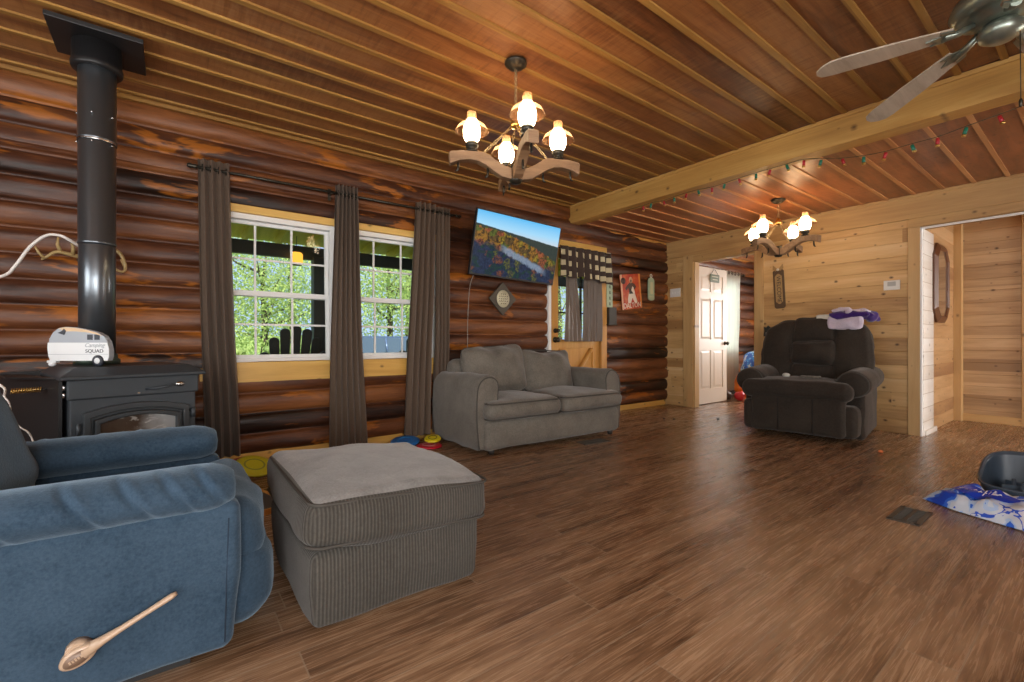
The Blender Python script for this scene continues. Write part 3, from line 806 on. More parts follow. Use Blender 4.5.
refl = t.ramp(t.math('ADD', x, t.math('MULTIPLY', n1, .12)), [(.04, 0.0), (.15, .75)])  # painted window reflection, paler towards the right of the glass
col = t.mix(refl, col, (.42, .44, .45))
M['sootglass'] = t.bsdf(col, .12, 0, Specular_IOR_Level=.7)
mb = MB(); mb.prism(arch(.155, .237, .522, .029), -.302, -.296, 'xz'); mb.build('glass', M['sootglass'], dr)
mb = MB(); mb.tube([(-.198, -.315, .30), (-.198, -.35, .30)], .009, 10); mb.tube([(-.198, -.352, .29), (-.180, -.358, .33), (-.150, -.36, .345)], .011, 10); mb.build('handle', M['steel'], dr)
mb = MB(); mb.tube([(.232, -.27, .54), (.232, -.305, .54)], .010, 10); mb.tube([(.232, -.305, .555), (.232, -.305, .505)], .012, 10); mb.build('latch', M['iron'], ST)
for zz in (.235, .50):
    mb = MB(); mb.cyl((-.226, -.296, zz-.03), (-.226, -.296, zz+.03), .009, seg=12); mb.build('hinge', M['iron'], ST)
mb = MB(); mb.tube([(.03, -.285, .672), (.07, -.32, .676), (.15, -.335, .69)], .006, 8); lvr = mb.build('air_lever', M['iron'], ST)
mb = MB(); mb.ball((.162, -.338, .693), (.021, .013, .013), 10, 14); mb.build('lever_knob', M['steel'], lvr)
mb = MB(); mb.cyl((.0, -.288, .655), (0, -.283, .655), .006, seg=10); mb.build('screw', M['steel'], ST)
for zz in (.70, .665):
    mb = MB(); mb.cyl((-.272, -.27, zz-.012), (-.272, -.27, zz+.012), .006, seg=8); mb.build('bolt', M['steel'], ST)
# spring-handled damper rod on its left side
mb = MB(); mb.tube([(-.25, -.1, .69), (-.40, -.13, .69)], .004, 8); sh = mb.build('damper_rod', M['steel'], ST)
pts = [(-.33-.10*k/160, -.117-.020*k/160+.011*math.cos(k*.5), .69+.011*math.sin(k*.5)) for k in range(161)]
mb = MB(); mb.tube(pts, .0026, 6); mb.build('spring_handle', M['brass'], sh)
# hearth pad below it
mb = MB(); mb.box(-.70, .60, -.62, .50, 0, .026); hp = mb.build('hearth_pad', plain('slate_pad', (.03, .036, .042), .3), loc=(-.198, 3.28, 0), rot=(0, 0, R(15)), bevel=.004)
tag(hp, 'dark slate hearth pad on the floor under the wood stove', 'hearth pad')
mb = MB(); mb.box(-.715, .615, -.635, -.62, 0, .03); mb.box(.60, .615, -.62, .50, 0, .03); mb.build('wood_edge', M['doorpine'], hp)
# ------------------------------------------------------------------ stove pipe
PX, PY = -.318, 3.40
SPp = thing('stove_pipe', 'tall black stove pipe rising from the wood stove to the ceiling box', 'stove pipe', (PX, PY, .824))
zb = .824
mb = MB(); mb.lathe([(0, 0), (.098, 0), (.098, .022), (.088, .03), (.086, .055)], (0, 0, 0), 32); mb.build('base_collar', plain('dull_green_collar', (.06, .085, .065), .4, .5), SPp)
def seg(a, b, r, nm, lip=True):
    mb = MB(); mb.lathe([(0, a-zb), (r, a-zb)] + ([(r+.003, a-zb+.004), (r+.003, a-zb+.012), (r, a-zb+.016)] if lip else []) + [(r, b-zb-.004), (r-.003, b-zb), (0, b-zb)], (0, 0, 0), 48)
    return mb.build(nm, M['pipe'], SPp)
seg(.875, 1.478, .0785, 'lower_section', False); seg(1.48, 2.05, .080, 'middle_section'); seg(2.05, 2.60, .082, 'upper_section')
mb = MB(); mb.lathe([(.0835, 2.044-zb), (.0845, 2.05-zb), (.0835, 2.056-zb)], (0,0,0), 40); mb.build('seam_ring', M['steel'], SPp)
for zz in (2.03, 2.185):
    for a in (-100, -38, -170):
        mb = MB(); mb.ball((.084*math.cos(R(a)), .084*math.sin(R(a)), zz-zb), .0055, 6, 8); mb.build('screw', M['steel'], SPp)
mb = MB(); mb.lathe([(.083, 2.44-zb), (.108, 2.44-zb), (.111, 2.45-zb), (.111, 2.47-zb), (.106, 2.475-zb), (.106, 2.60-zb), (.083, 2.60-zb)], (0, 0, 0), 40); mb.build('ceiling_collar', M['black'], SPp)
mb = MB(); mb.box(-.185, .205, -.19, .19, 2.578-zb, 2.604-zb); mb.build('ceiling_box', M['black'], SPp, bevel=.003)
# ------------------------------------------------------------------ camper sign on the stove
CP = thing('camper_sign', 'grey and white wooden camper trailer ornament standing on the wood stove', 'ornament', (-.348, 3.118, .823), R(-33))
CP.scale = (.88, .9, .95)
grey = plain('camper_grey', (.34, .37, .41), .5); cwh = plain('camper_white', (.72, .74, .75), .5); ctan = plain('camper_tan', (.62, .44, .26), .5); cdk = plain('camper_dark', (.02, .024, .035), .5)
def camper_outline(z_lo):
    pts = []
    # rear (right) low curve, roof sloping down to the right, tall rounded nose on the left
    L = [(-.158, .03), (-.168, .06), (-.172, .10), (-.165, .145), (-.145, .180), (-.115, .202), (-.08, .208), (-.03, .205), (.03, .195), (.09, .180), (.125, .160), (.145, .13), (.155, .09), (.155, .05), (.147, .03)]
    return L
mb = MB(); mb.prism(camper_outline(0), -.012, .022, 'xz'); body = mb.build('body', grey, CP, bevel=.002)
mb = MB(); mb.prism([(-.158, .03), (-.168, .06), (-.172, .10), (-.170, .125), (.146, .125), (.155, .09), (.155, .05), (.147, .03)], -.015, -.0122, 'xz'); mb.build('lower_panel', cwh, CP)
mb = MB(); mb.prism([(-.115, .2), (-.08, .206), (-.03, .203), (.03, .193), (.09, .178), (.118, .160), (.09, .168), (.03, .180), (-.03, .184), (-.08, .184)], -.0145, -.0122, 'xz'); mb.build('roof_panel', ctan, CP)
mb = MB(); mb.box(-.168, .15, -.0155, -.015, .063, .065); mb.box(-.165, .15, -.0135, -.012, .145, .147); mb.build('groove', grey, CP)
for xx in (.052, .090):
    mb = MB(); mb.box(xx-.014, xx+.014, -.014, -.012, .140, .168); w = mb.build('window', cdk, CP)
mb = MB(); mb.prism([(-.118, .176), (-.085, .166), (-.075, .188), (-.085, .198), (-.095, .186)], -.016, -.012, 'xz'); mb.build('bow', cdk, CP)
mb = MB(); mb.lathe([(.0, -.024), (.018, -.024), (.0295, -.020), (.030, -.005), (0, -.005)], (.098, 0, .030), 28, axis='y'); wh = mb.build('wheel', cdk, CP)
mb = MB(); mb.lathe([(0, -.026), (.015, -.025), (.017, -.021)], (.098, 0, .030), 24, axis='y'); mb.build('hub', cwh, wh)
mb = MB(); mb.box(-.178, -.13, -.012, .012, .02, .032); mb.ball((-.158, -.002, .013), (.019, .013, .013), 10, 14); mb.build('hitch', cwh, CP)
TX = Matrix.Rotation(R(90), 4, 'X')
text_mesh('lettering', 'Camping', .030, grey, CP, Matrix.Translation((.078, -.0155, .111)) @ TX, shear=.35, squash=1.0)
text_mesh('lettering', 'SQUAD', .026, cdk, CP, Matrix.Translation((.078, -.0155, .080)) @ TX, squash=1.1)
def smooth(pts, n=8):
    pts = [Vector(p) for p in pts]; out = []
    for i in range(len(pts)-1):
        p0, p1, p2, p3 = pts[max(i-1, 0)], pts[i], pts[i+1], pts[min(i+2, len(pts)-1)]
        for k in range(n):
            t = k/n
            out.append(.5*((2*p1)+(p2-p0)*t+(2*p0-5*p1+4*p2-p3)*t*t+(3*p1-p0-3*p2+p3)*t**3))
    return out + [pts[-1]]
# ------------------------------------------------------------------ antlers and the white cord behind the pipe
bone = plain('antler_bone', (.42, .30, .13), .45); bonebr = plain('antler_tip', (.62, .48, .26), .45)
AN = thing('antler_mount', 'small pair of pale antlers fixed to the log wall behind the stove pipe', 'antlers', (-.43, 4.07, 1.49))
def q(pts): return [(x+.43, y-4.07, z-1.49) for x, y, z in pts]
mb = MB(); mb.ball((0, -.02, .0), (.05, .03, .06), 12, 16); mb.build('skull_plate', plain('plaque_brown', (.05, .02, .01), .5), AN)
mb = MB(); mb.tube(smooth(q([(-.44, 4.05, 1.49), (-.50, 4.00, 1.50), (-.56, 3.97, 1.505), (-.60, 3.96, 1.47), (-.625, 3.965, 1.45)]), 4), [.015-.0006*k for k in range(17)], 8)
mb.tube(q([(-.54, 3.98, 1.50), (-.555, 3.96, 1.55), (-.55, 3.95, 1.595)]), [.011, .009, .005], 8); mb.tube(q([(-.61, 3.962, 1.455), (-.635, 3.95, 1.49), (-.65, 3.94, 1.525)]), [.009, .008, .004], 8)
mb.tube(q([(-.49, 4.0, 1.50), (-.485, 3.97, 1.545), (-.492, 3.96, 1.57)]), [.011, .009, .005], 8); mb.build('antler', bone, AN)
mb = MB(); mb.tube(smooth(q([(-.42, 4.05, 1.49), (-.35, 3.98, 1.535), (-.28, 3.96, 1.545), (-.245, 3.95, 1.50), (-.232, 3.95, 1.43), (-.25, 3.94, 1.405), (-.285, 3.94, 1.425)]), 4), [.014-.0003*k for k in range(25)], 8)
mb.tube(q([(-.234, 3.95, 1.44), (-.248, 3.95, 1.475), (-.255, 3.95, 1.49)]), [.009, .007, .004], 8); mb.build('antler', bone, AN)
mb = MB(); mb.tube(smooth([(-.36, 4.05, 1.45), (-.39, 3.85, 1.49), (-.468, 3.72, 1.545), (-.519, 3.72, 1.569), (-.572, 3.72, 1.556), (-.633, 3.72, 1.485), (-.691, 3.72, 1.371), (-.748, 3.72, 1.305), (-.95, 3.6, 1.20), (-1.0, 3.2, 1.0), (-.72, 2.85, .85), (-.547, 2.72, .772), (-.531, 2.70, .726), (-.514, 2.68, .70), (-.505, 2.68, .638), (-.48, 2.66, .602), (-.457, 2.66, .579), (-.445, 2.66, .544), (-.43, 2.62, .49), (-.46, 2.56, .3), (-.5, 2.5, .05), (-.6, 2.45, .006), (-.8, 2.5, .006)], 5), [.0085]*40 + [.0085-.0055*min(1, k/22) for k in range(71)], 8)
tag(mb.build('power_cord', M['cord']), 'white cord arching from behind the stove pipe and dangling beside the wood stove', 'cord')

# ------------------------------------------------------------------ curtains and rods
def curtain_panel(name, label, top, bot, y, zt, zb, folds, depth, grp=None, seed=0, gath=.75):
    C_ = thing(name, label, 'curtain', ((top[0]+top[1])/2, y, zb), group=grp)
    ox = (top[0]+top[1])/2
    def fn(u, v, o=0):
        k = 1-v
        a = top[0]*(1-k)+bot[0]*k; b = top[1]*(1-k)+bot[1]*k
        # slight swing
        x = a+(b-a)*u + .010*math.sin(v*5+seed)*k
        ph = u*folds*2*PI
        dd = depth*(.75+.25*math.sin(v*3+seed*2)+.15*noise.noise(Vector((u*3, v*2, seed))))
        yy = dd*math.sin(ph) + .012*noise.noise(Vector((u*6, v*4, seed+3)))
        xx = x + .35*(b-a)/folds/2*math.sin(2*ph)*gath*.5
        return (xx-ox, yy+o, zb+(zt-zb)*v - zb)
    mb = MB(); mb.surf(fn, folds*14, 26); mb.surf(lambda u, v: fn(1-u, v, .004), folds*14, 26)
    mb.build('fabric', M['curtain'], C_, weld=False)
    # metal eyelets along the heading
    for k in range(folds):
        mb = MB(); uu = (k+.5)/folds; x = top[0]+(top[1]-top[0])*uu - ox
        mb.tube([(x+.002, .024*math.cos(2*PI*j/16), 2.21-zb+.024*math.sin(2*PI*j/16)) for j in range(16)], .004, 6, closed=True)
        mb.build('eyelet', M['bronze'], C_)
    return C_
G = 'brown curtains at the windows'
CY = NY-.125
curtain_panel('curtain', 'brown curtain nearest the wood stove, left of the windows', (.165, .36), (.20, .425), CY, 2.275, .085, 4, .045, G, 1)
curtain_panel('curtain', 'brown curtain hanging between the two windows', (1.135, 1.315), (1.07, 1.40), CY, 2.285, .04, 6, .042, G, 2)
curtain_panel('curtain', 'brown curtain at the right edge of the right-hand window, pulled towards the loveseat', (1.87, 2.075), (1.75, 2.02), CY, 2.275, .05, 4, .040, G, 3)
curtain_panel('curtain', 'narrow brown curtain on the rod end, between the windows and the television', (2.085, 2.235), (2.06, 2.22), CY, 2.265, .06, 4, .042, G, 4)
def rod(label, x0, x1, fl, fr):
    Rd = thing('curtain_rod', label, 'curtain rod', ((x0+x1)/2, CY, 2.21)); m = (x0+x1)/2
    mb = MB(); mb.cyl((x0-m, 0, 0), (x1-m, 0, 0), .011, seg=14); mb.build('pole', M['bronze'], Rd)
    for x, s, f in ((x0, -1, fl), (x1, 1, fr)):
        if f: mb = MB(); mb.lathe([(0, 0), (.016, 0), (.018, s*.012), (.012, s*.022), (.02, s*.04), (.012, s*.058), (0, s*.06)], (x-m, 0, 0), 16, axis='x'); mb.build('finial', M['bronze'], Rd)
    for x in (x0+.035, x1-.05):
        mb = MB(); mb.box(x-m-.008, x-m+.008, -.012, .13, -.016, -.008); mb.box(x-m-.012, x-m+.012, .05, .06, -.06, .04); mb.build('bracket', M['bronze'], Rd)
rod('dark curtain rod over the left-hand window', .16, 1.145, True, False)
rod('dark curtain rod over the right-hand window', 1.165, 2.30, False, True)

# ------------------------------------------------------------------ television
TV = thing('television', 'wall-mounted flat television showing an autumn forest valley', 'television', (2.955, 3.815, 1.92), 0)
TV.rotation_euler = (R(11), R(1.7), 0)
mb = MB(); mb.box(-.56, .56, 0, .035, -.325, .325); mb.box(-.30, .30, .035, .075, -.22, .12); mb.build('casing', M['black'], TV, bevel=.004)
t = NT('autumn_screen'); p = t.pos(); x, y, z = t.sep(p)
u = t.math('ADD', t.math('DIVIDE', x, 1.10), .5); v = t.math('ADD', t.math('DIVIDE', z, .63), .5)
n1 = t.noise(p, 17, 5, .65); n2 = t.noise(p, 34, 5, .75); n3 = t.noise(p, 5, 3, .5)
cid = t.n('ShaderNodeTexVoronoi', {'Vector': t.comb(t.math('ADD', x, t.math('MULTIPLY', n2, .14)), t.math('ADD', t.math('MULTIPLY', z, 1.2), t.math('MULTIPLY', n1, .16)), 0), 'Scale': 13}).outputs
leaf = t.ramp(t.sep(cid['Color'])[0], [(.0, (.22, .15, .02)), (.25, (.24, .115, .02)), (.45, (.085, .10, .02)), (.65, (.25, .075, .03)), (.82, (.10, .06, .02)), (1, (.03, .04, .018))], 'CONSTANT')
leaf = t.mix(t.ramp(t.math('ADD', t.math('MULTIPLY', n2, .5), t.math('MULTIPLY', n1, .5)), [(.40, .95), (.56, 0.0)]), leaf, (.010, .010, .010))
cool = t.mix(t.ramp(n2, [(.42, 0.0), (.6, 1.0)]), (.010, .016, .035), t.ramp(t.sep(cid['Color'])[1], [(0, (.020, .032, .07)), (.5, (.012, .04, .025)), (.75, (.14, .05, .025)), (.9, (.10, .10, .02))], 'CONSTANT'))
low = t.math('ADD', t.math('SUBTRACT', v, t.math('MULTIPLY', u, -.30)), t.math('MULTIPLY', t.math('SUBTRACT', n3, .5), .30))
fol = t.mix(t.ramp(low, [(.50, 1.0), (.60, 0.0)]), leaf, cool)
riv = t.math('ABSOLUTE', t.math('ADD', t.math('ADD', t.math('SUBTRACT', v, .44), t.math('MULTIPLY', t.math('SUBTRACT', u, .38), .52)), t.math('MULTIPLY', t.math('SUBTRACT', n1, .5), .12)))
rv = t.math('MULTIPLY', t.ramp(riv, [(.035, 1.0), (.07, 0.0)]), t.math('MULTIPLY', t.ramp(u, [(.28, 0.0), (.36, 1.0)]), t.ramp(u, [(.80, 1.0), (.9, 0.0)])))
fol = t.mix(t.math('MULTIPLY', rv, .8), fol, t.mix(n2, (.06, .10, .18), (.30, .36, .44)))
far = t.mix(n2, (.012, .022, .026), (.045, .055, .04))
rdg = t.math('SUBTRACT', t.math('SUBTRACT', .80, t.math('MULTIPLY', u, .13)), v)      # below the skyline > 0
near = t.math('SUBTRACT', t.math('SUBTRACT', .76, t.math('MULTIPLY', t.math('MULTIPLY', u, u), .36)), v)
near = t.math('ADD', near, t.math('MULTIPLY', t.math('SUBTRACT', n1, .5), .10)); rdg = t.math('ADD', rdg, t.math('MULTIPLY', t.math('SUBTRACT', n1, .5), .03))
sky = t.ramp(v, [(.60, (.56, .55, .55)), (.80, (.30, .56, .76)), (1, (.10, .42, .74))])
img = t.mix(t.ramp(rdg, [(0, 0.0), (.01, 1.0)]), sky, far)
img = t.mix(t.ramp(near, [(0, 0.0), (.015, 1.0)]), img, fol)
e = t.n('ShaderNodeBsdfPrincipled', {'Base Color': (.01, .01, .01), 'Roughness': .15, 'Emission Color': img, 'Emission Strength': .85, 'Specular IOR Level': .03})
t.t.links.new(e.outputs[0], t.out.inputs[0]); M['screen'] = t.mat
mb = MB(); mb.box(-.548, .548, -.0015, .003, -.305, .315); mb.build('screen', M['screen'], TV)
mb = MB(); mb.M = Matrix.Rotation(R(-11), 4, 'X'); mb.box(-.2, .2, .19, .215, -.15, .15); mb.box(-.03, .03, .05, .2, -.03, .03); mb.build('wall_bracket', M['black'], TV)
mb = MB(); mb.tube(smooth([(2.47, 3.93, 1.62), (2.47, 4.0, 1.5), (2.475, 4.045, 1.2), (2.47, 4.045, .9), (2.47, 4.045, .55)]), .004, 6)
tag(mb.build('television_cable', plain('grey_cable', (.25, .22, .19), .5)), 'thin pale cable hanging down the log wall below the television', 'cable')
# diamond plaque under it
DP = thing('wall_plaque', 'dark diamond-shaped plaque with a cream disc of text under the television', 'plaque', (2.91, 4.035, 1.41))
mb = MB(); mb.M = Matrix.Rotation(R(45), 4, 'Y'); mb.box(-.128, .128, -.012, .012, -.128, .128); mb.build('board', plain('grey_brown_board', (.075, .062, .045), .6), DP, bevel=.003)
mb = MB(); mb.lathe([(0, -.016), (.084, -.016), (.084, -.011), (0, -.011)], (0, 0, 0), 36, axis='y', sx=1, sy=1.12); dc = mb.build('disc', plain('cream_disc', (.58, .54, .37), .5), DP)
mb = MB()
for k in range(5):
    for j in range(5):
        a, b = -.052+.026*j, -.052+.026*k
        if a*a+b*b < .0042: mb.M = Matrix.Translation((a+.004*math.sin(k*3+j), -.0165, b)) @ Matrix.Rotation(R(-38), 4, 'Y'); mb.box(-.010, .010, -.0006, .0006, -.0035, .0035)
mb.build('lettering', plain('plaque_ink', (.10, .08, .04), .6), dc)
# ------------------------------------------------------------------ curtain and valance on the entry door
curtain_panel('door_curtain', 'dark brown curtain over the left half of the entry door window', (3.85, 4.01), (3.83, 4.13), 4.015, 1.86, .945, 4, .016, 'curtains on the entry door', 5)
curtain_panel('door_curtain', 'dark brown curtain over the right half of the entry door window', (4.16, 4.48), (4.13, 4.50), 4.015, 1.86, .945, 6, .016, 'curtains on the entry door', 6)
for o in [o for o in bpy.data.objects if o.name.startswith('eyelet') and o.parent and o.parent.name.startswith('door_curtain')]: bpy.data.objects.remove(o)
t = NT('buffalo_check'); p = t.pos(); x, y, z = t.sep(p)
fx = t.math('FRACT', t.math('DIVIDE', x, .115)); fz = t.math('FRACT', t.math('ADD', t.math('DIVIDE', z, .125), t.math('MULTIPLY', x, .25)))
ck = t.math('MULTIPLY', t.math('LESS_THAN', fx, .52), t.math('LESS_THAN', fz, .5))
M['check'] = t.bsdf(t.mix(ck, (.045, .026, .018), (.55, .48, .30)), .8)
VA = thing('valance', 'brown and cream checked valance across the top of the entry door', 'valance', (4.17, 3.955, 1.72))
def va(u, v, o=0):
    x = -.47+.90*u; k = 1-v
    sc = .035*abs(math.sin(u*PI*5))*0 + .05*max(0, (u-.6)/.4)*k
    return (x+.02*k*(u-.3), .030*math.sin(u*2*PI*7)*(.4+.7*k)+o-.012*k, .37*v - sc - .03*k*math.cos(u*2*PI*4)*.5)
mb = MB(); mb.surf(va, 110, 12); mb.surf(lambda u, v: va(1-u, v, .004), 110, 12); mb.build('fabric', M['check'], VA, weld=False)
mb = MB(); mb.cyl((-.48, .012, .335), (.44, .012, .335), .008, seg=10); mb.build('rod', M['bronze'], VA)
# ------------------------------------------------------------------ decorations on the logs right of the door
sage = plain('sage_green_sign', (.34, .44, .30), .5); sdark = plain('sign_dark', (.035, .03, .022), .6)
t = NT('poster_red'); p = t.pos(); n1 = t.noise(p, 7, 4, .6)
M['poster'] = t.bsdf(t.ramp(n1, [(.3, (.30, .02, .015)), (.5, (.48, .055, .02)), (.7, (.62, .20, .06))]), .35)
D1 = thing('wall_sign', 'pale green upright strip sign right of the entry door, above a dark holder', 'sign', (4.665, 4.045, 1.63))
mb = MB(); mb.box(-.058, .058, -.008, .008, -.235, .235); b = mb.build('board', sage, D1, bevel=.003)
mb = MB()
for k in range(6): mb.box(-.012, .014, -.0095, -.0075, .19-.075*k-.022, .19-.075*k+.018); mb.box(.014, .020, -.0095, -.0075, .19-.075*k-.022, .19-.075*k-.012)
mb.build('lettering', plain('sign_grey_ink', (.10, .14, .09), .6), b)
mb = MB(); mb.box(-.075, .075, -.045, .0, -.11, .11); mb.box(-.09, .09, -.05, .0, -.125, -.11)
tag(mb.build('wall_box', sdark, loc=(4.70, 4.055, 1.285), bevel=.004), 'small dark box on the logs under the pale green strip sign', 'box')
PO = thing('poster', 'red football player poster lettered DALTON on the log wall', 'poster', (5.115, 4.045, 1.635)); PO.rotation_euler = (0, R(-7), 0)
mb = MB(); mb.box(-.215, .215, -.004, .004, -.24, .24); sheet = mb.build('sheet', M['poster'], PO)
pw = plain('poster_white', (.72, .66, .55), .4); pd = plain('poster_dark', (.06, .03, .025), .4); ps = plain('poster_skin', (.28, .13, .07), .4); po = plain('poster_orange', (.65, .22, .05), .4); pc = plain('poster_pale', (.62, .36, .22), .4)
def flat(nm, poly, m, d=.0052): mb = MB(); mb.prism(poly, -d, -.004, 'xz'); return mb.build(nm, m, PO)
flat('edge_band', [(-.215, -.24), (-.185, -.24), (-.175, .24), (-.215, .24)], pc, .0045); flat('edge_band', [(.185, -.24), (.215, -.24), (.215, .24), (.175, .24)], po, .0045)
flat('jersey', [(-.05, .03), (-.035, -.01), (.055, -.01), (.07, .03), (.115, .06), (.08, .105), (.03, .12), (-.03, .12), (-.08, .09), (-.125, .05), (-.10, .02), (-.06, .055)], pd)
flat('jersey_panel', [(0, .02), (.05, -.04), (.075, -.02), (.05, .06), (.03, .07)], pw, .006)
flat('trousers', [(-.05, -.01), (.065, -.01), (.10, -.10), (.115, -.155), (.055, -.155), (.015, -.085), (-.025, -.155), (-.085, -.155), (-.08, -.09)], pw)
flat('torso', [(-.04, .03), (.06, .03), (.07, -.03), (-.05, -.03)], sdark, .0056)
mb = MB(); mb.lathe([(0, -.006), (.038, -.006), (.038, -.004), (0, -.004)], (.005, 0, .16), 20, axis='y', sy=1.15); mb.build('helmet', pc, PO)
mb = MB(); mb.lathe([(0, -.0066), (.024, -.0066), (.024, -.004), (0, -.004)], (.004, 0, .145), 16, axis='y', sy=.9); mb.build('face', ps, PO)
mb = MB(); mb.lathe([(0, -.006), (.05, -.006), (.05, -.004), (0, -.004)], (-.155, 0, .155), 20, axis='y', sy=.9); mb.build('emblem', pd, PO)
text_mesh('lettering', 'DALTON', .098, pw, PO, Matrix.Translation((.0, -.0065, -.192)) @ TX, squash=.95)
D3 = thing('wall_thermometer', 'pale green rounded hanging tag right of the red poster', 'sign', (5.565, 4.045, 1.70))
mb = MB(); pts = [(.07*math.cos(PI*k/10), .115+.05*math.sin(PI*k/10)) for k in range(11)] + [(-.07*math.cos(PI*k/10), -.135-.03*math.sin(PI*k/10)) for k in range(11)]
mb.prism(pts, -.01, .008, 'xz'); b = mb.build('board', sage, D3, bevel=.003)
mb = MB(); mb.box(-.03, .03, -.0125, -.0098, -.07, .10); mb.box(-.055, .055, -.0125, -.0098, -.115, -.108); mb.build('scale_strip', plain('pale_yellow_strip', (.52, .50, .30), .5), b)
mb = MB(); mb.tube([(.022*math.cos(2*PI*k/14), 0, .19+.024*math.sin(2*PI*k/14)) for k in range(14)], .006, 6, closed=True); mb.build('ring', pw, D3)
# ------------------------------------------------------------------ things on the plank wall
def plate(name, label, cat, y, z, w, h, screw=True, kind=0):
    T = thing(name, label, cat, (EX-.001, y, z))
    mb = MB(); mb.rbox((-.006, 0, 0), (.014, w, h), .004, n=3); mb.build('cover', M['white'], T)
    if kind == 0:
        for k in (-1, 0, 1): mb = MB(); mb.box(-.020, -.011, k*w*.27-.006, k*w*.27+.006, -.012, .012); mb.build('toggle', M['white'], T)
    else:
        mb = MB(); mb.box(-.0145, -.012, -w*.25, w*.25, -.01, h*.35); mb.build('display', plain('grey_display', (.45, .46, .44), .3), T)
plate('light_switch', 'white multi-gang light switch plate on the plank wall by the log corner', 'light switch', 3.93, 1.665, .17, .125)
plate('thermostat', 'white thermostat box on the plank wall right of the dark recliner', 'thermostat', 1.40, 1.53, .135, .10, kind=1)
VS = thing('hanging_sign', 'tall narrow wooden sign with vertical lettering above the dark recliner', 'sign', (EX-.008, 2.49, 1.59)); VS.rotation_euler = (R(-3), 0, 0)
vd = plain('sign_brown', (.10, .055, .025), .55); vt = plain('sign_tan', (.40, .25, .10), .55)
def octo(w, h, c): return [(-w, -h+c), (-w+c, -h), (w-c, -h), (w, -h+c), (w, h-c), (w-c, h), (-w+c, h), (-w, h-c)]
mb = MB(); mb.prism(octo(.062, .24, .02), -.010, .006, 'yz'); mb.build('board', vd, VS, bevel=.003)
mb = MB(); mb.prism(octo(.040, .185, .03), -.0125, -.010, 'yz'); b = mb.build('panel', vt, VS)
MX = Matrix(((0, 0, -1, -.0135), (0, -1, 0, 0), (-1, 0, 0, -.005), (0, 0, 0, 1)))
text_mesh('lettering', 'WELCOME', .066, sdark, VS, MX, squash=1.02)
mb = MB()
for s in (-1, 1): mb.prism([(s*.0, .235), (s*.055, .30), (s*.06, .25), (s*.03, .22)], -.012, 0, 'yz')
mb.build('bow', vt, VS); mb = MB(); mb.ball((-.012, 0, .238), (.008, .018, .016), 8, 12); mb.build('knob', pw, VS)
BE = thing('wall_art', 'small dark metal cutout on the plank wall beside the dark recliner back', 'ornament', (EX-.006, 2.59, 1.06))
mb = MB(); mb.prism([(-.085, -.04), (-.06, .03), (-.07, .07), (-.04, .06), (.0, .055), (.03, .085), (.05, .06), (.08, .065), (.075, .02), (.085, -.05), (.05, -.05), (.045, -.09), (.0, -.05), (-.05, -.09)], -.006, .004, 'yz'); mb.build('plate', plain('dark_pewter', (.05, .055, .05), .5, .5), BE)
mb = MB(); mb.box(-.008, -.0055, -.06, .06, -.03, .0); mb.build('inlay', plain('pale_inlay', (.22, .24, .22), .5), BE)
# hall mirror
MI = thing('wall_mirror', 'tall octagonal wood-framed mirror on the hall wall', 'mirror', (6.665, 1.155, 1.57))
mb = MB(); o_ = octo(.30, .42, .13); i_ = octo(.235, .35, .105)
n = 8; vs = [(x, -.03, z) for x, z in i_] + [(x, -.045, z) for x, z in [(a*1.1, b*1.06) for a, b in i_]] + [(x, -.02, z) for x, z in o_] + [(x, 0, z) for x, z in o_]
fs = []
for r_ in range(3):
    for k in range(n): l = (k+1) % n; fs.append((r_*n+k, r_*n+l, (r_+1)*n+l, (r_+1)*n+k))
mb.add(vs, fs); mb.build('frame', plain('mirror_wood', (.13, .05, .02), .35), MI)
mb = MB(); mb.prism(i_, -.028, -.022, 'xz'); mb.build('mirror_glass', plain('mirror_silver', (.85, .85, .85), .02, 1), MI)
OU = thing('wall_plate', 'small dark plate low on the hall wall below the mirror', 'wall plate', (6.40, 1.168, .55))
mb = MB(); mb.box(-.03, .03, -.012, 0, -.055, .055); mb.build('cover', M['bronze'], OU, bevel=.002)
# ------------------------------------------------------------------ bedroom beyond
t = NT('sheer_white_curtain'); p = t.pos(); b1 = t.n('ShaderNodeBsdfDiffuse', {0: (.80, .80, .74, 1)}); b2 = t.n('ShaderNodeBsdfTranslucent', {0: (.80, .82, .78, 1)})
mx = t.n('ShaderNodeMixShader', {0: .5, 1: b1.outputs[0], 2: b2.outputs[0]}); t.t.links.new(mx.outputs[0], t.out.inputs[0]); M['sheer'] = t.mat
cb = curtain_panel('bedroom_curtain', 'pale cream curtain in the bedroom behind the open white door', (7.25, 8.0), (7.2, 7.95), NY-.14, 2.14, .10, 7, .035, None, 9)
for o in kids(cb):
    if o.name.startswith('fabric'): o.data.materials[0] = M['sheer']
    else: o.location.z = -.10
mb = MB(); mb.cyl((7.05, NY-.14, 2.21-.10), (8.12, NY-.14, 2.21-.10), .011); mb.ball((8.14, NY-.14, 2.11), .028, 10, 14); mb.box(7.1, 7.115, NY-.14, NY, 2.10, 2.12)
tag(mb.build('bedroom_curtain_rod', M['bronze']), 'dark rod carrying the pale bedroom curtain', 'curtain rod')
DS = thing('door_sign', 'small sage green sign hung at the top of the white bedroom door', 'sign', (6.66, 3.690, 1.905))
mb = MB(); mb.rbox((0, 0, 0), (.26, .012, .12), .005, n=4); b = mb.build('board', plain('sage_grey', (.13, .19, .14), .55), DS)
mb = MB(); mb.tube([(-.10, 0, .06), (-.02, .004, .135), (.02, .004, .135), (.10, 0, .06)], .003, 6); mb.build('hanger', M['bronze'], DS)
mb = MB()
for k, w in ((0, .09), (1, .07)): mb.box(-w, w, -.008, -.006, .018-.045*k, .032-.045*k)
mb.build('lettering', plain('sage_pale', (.55, .58, .45), .5), b)
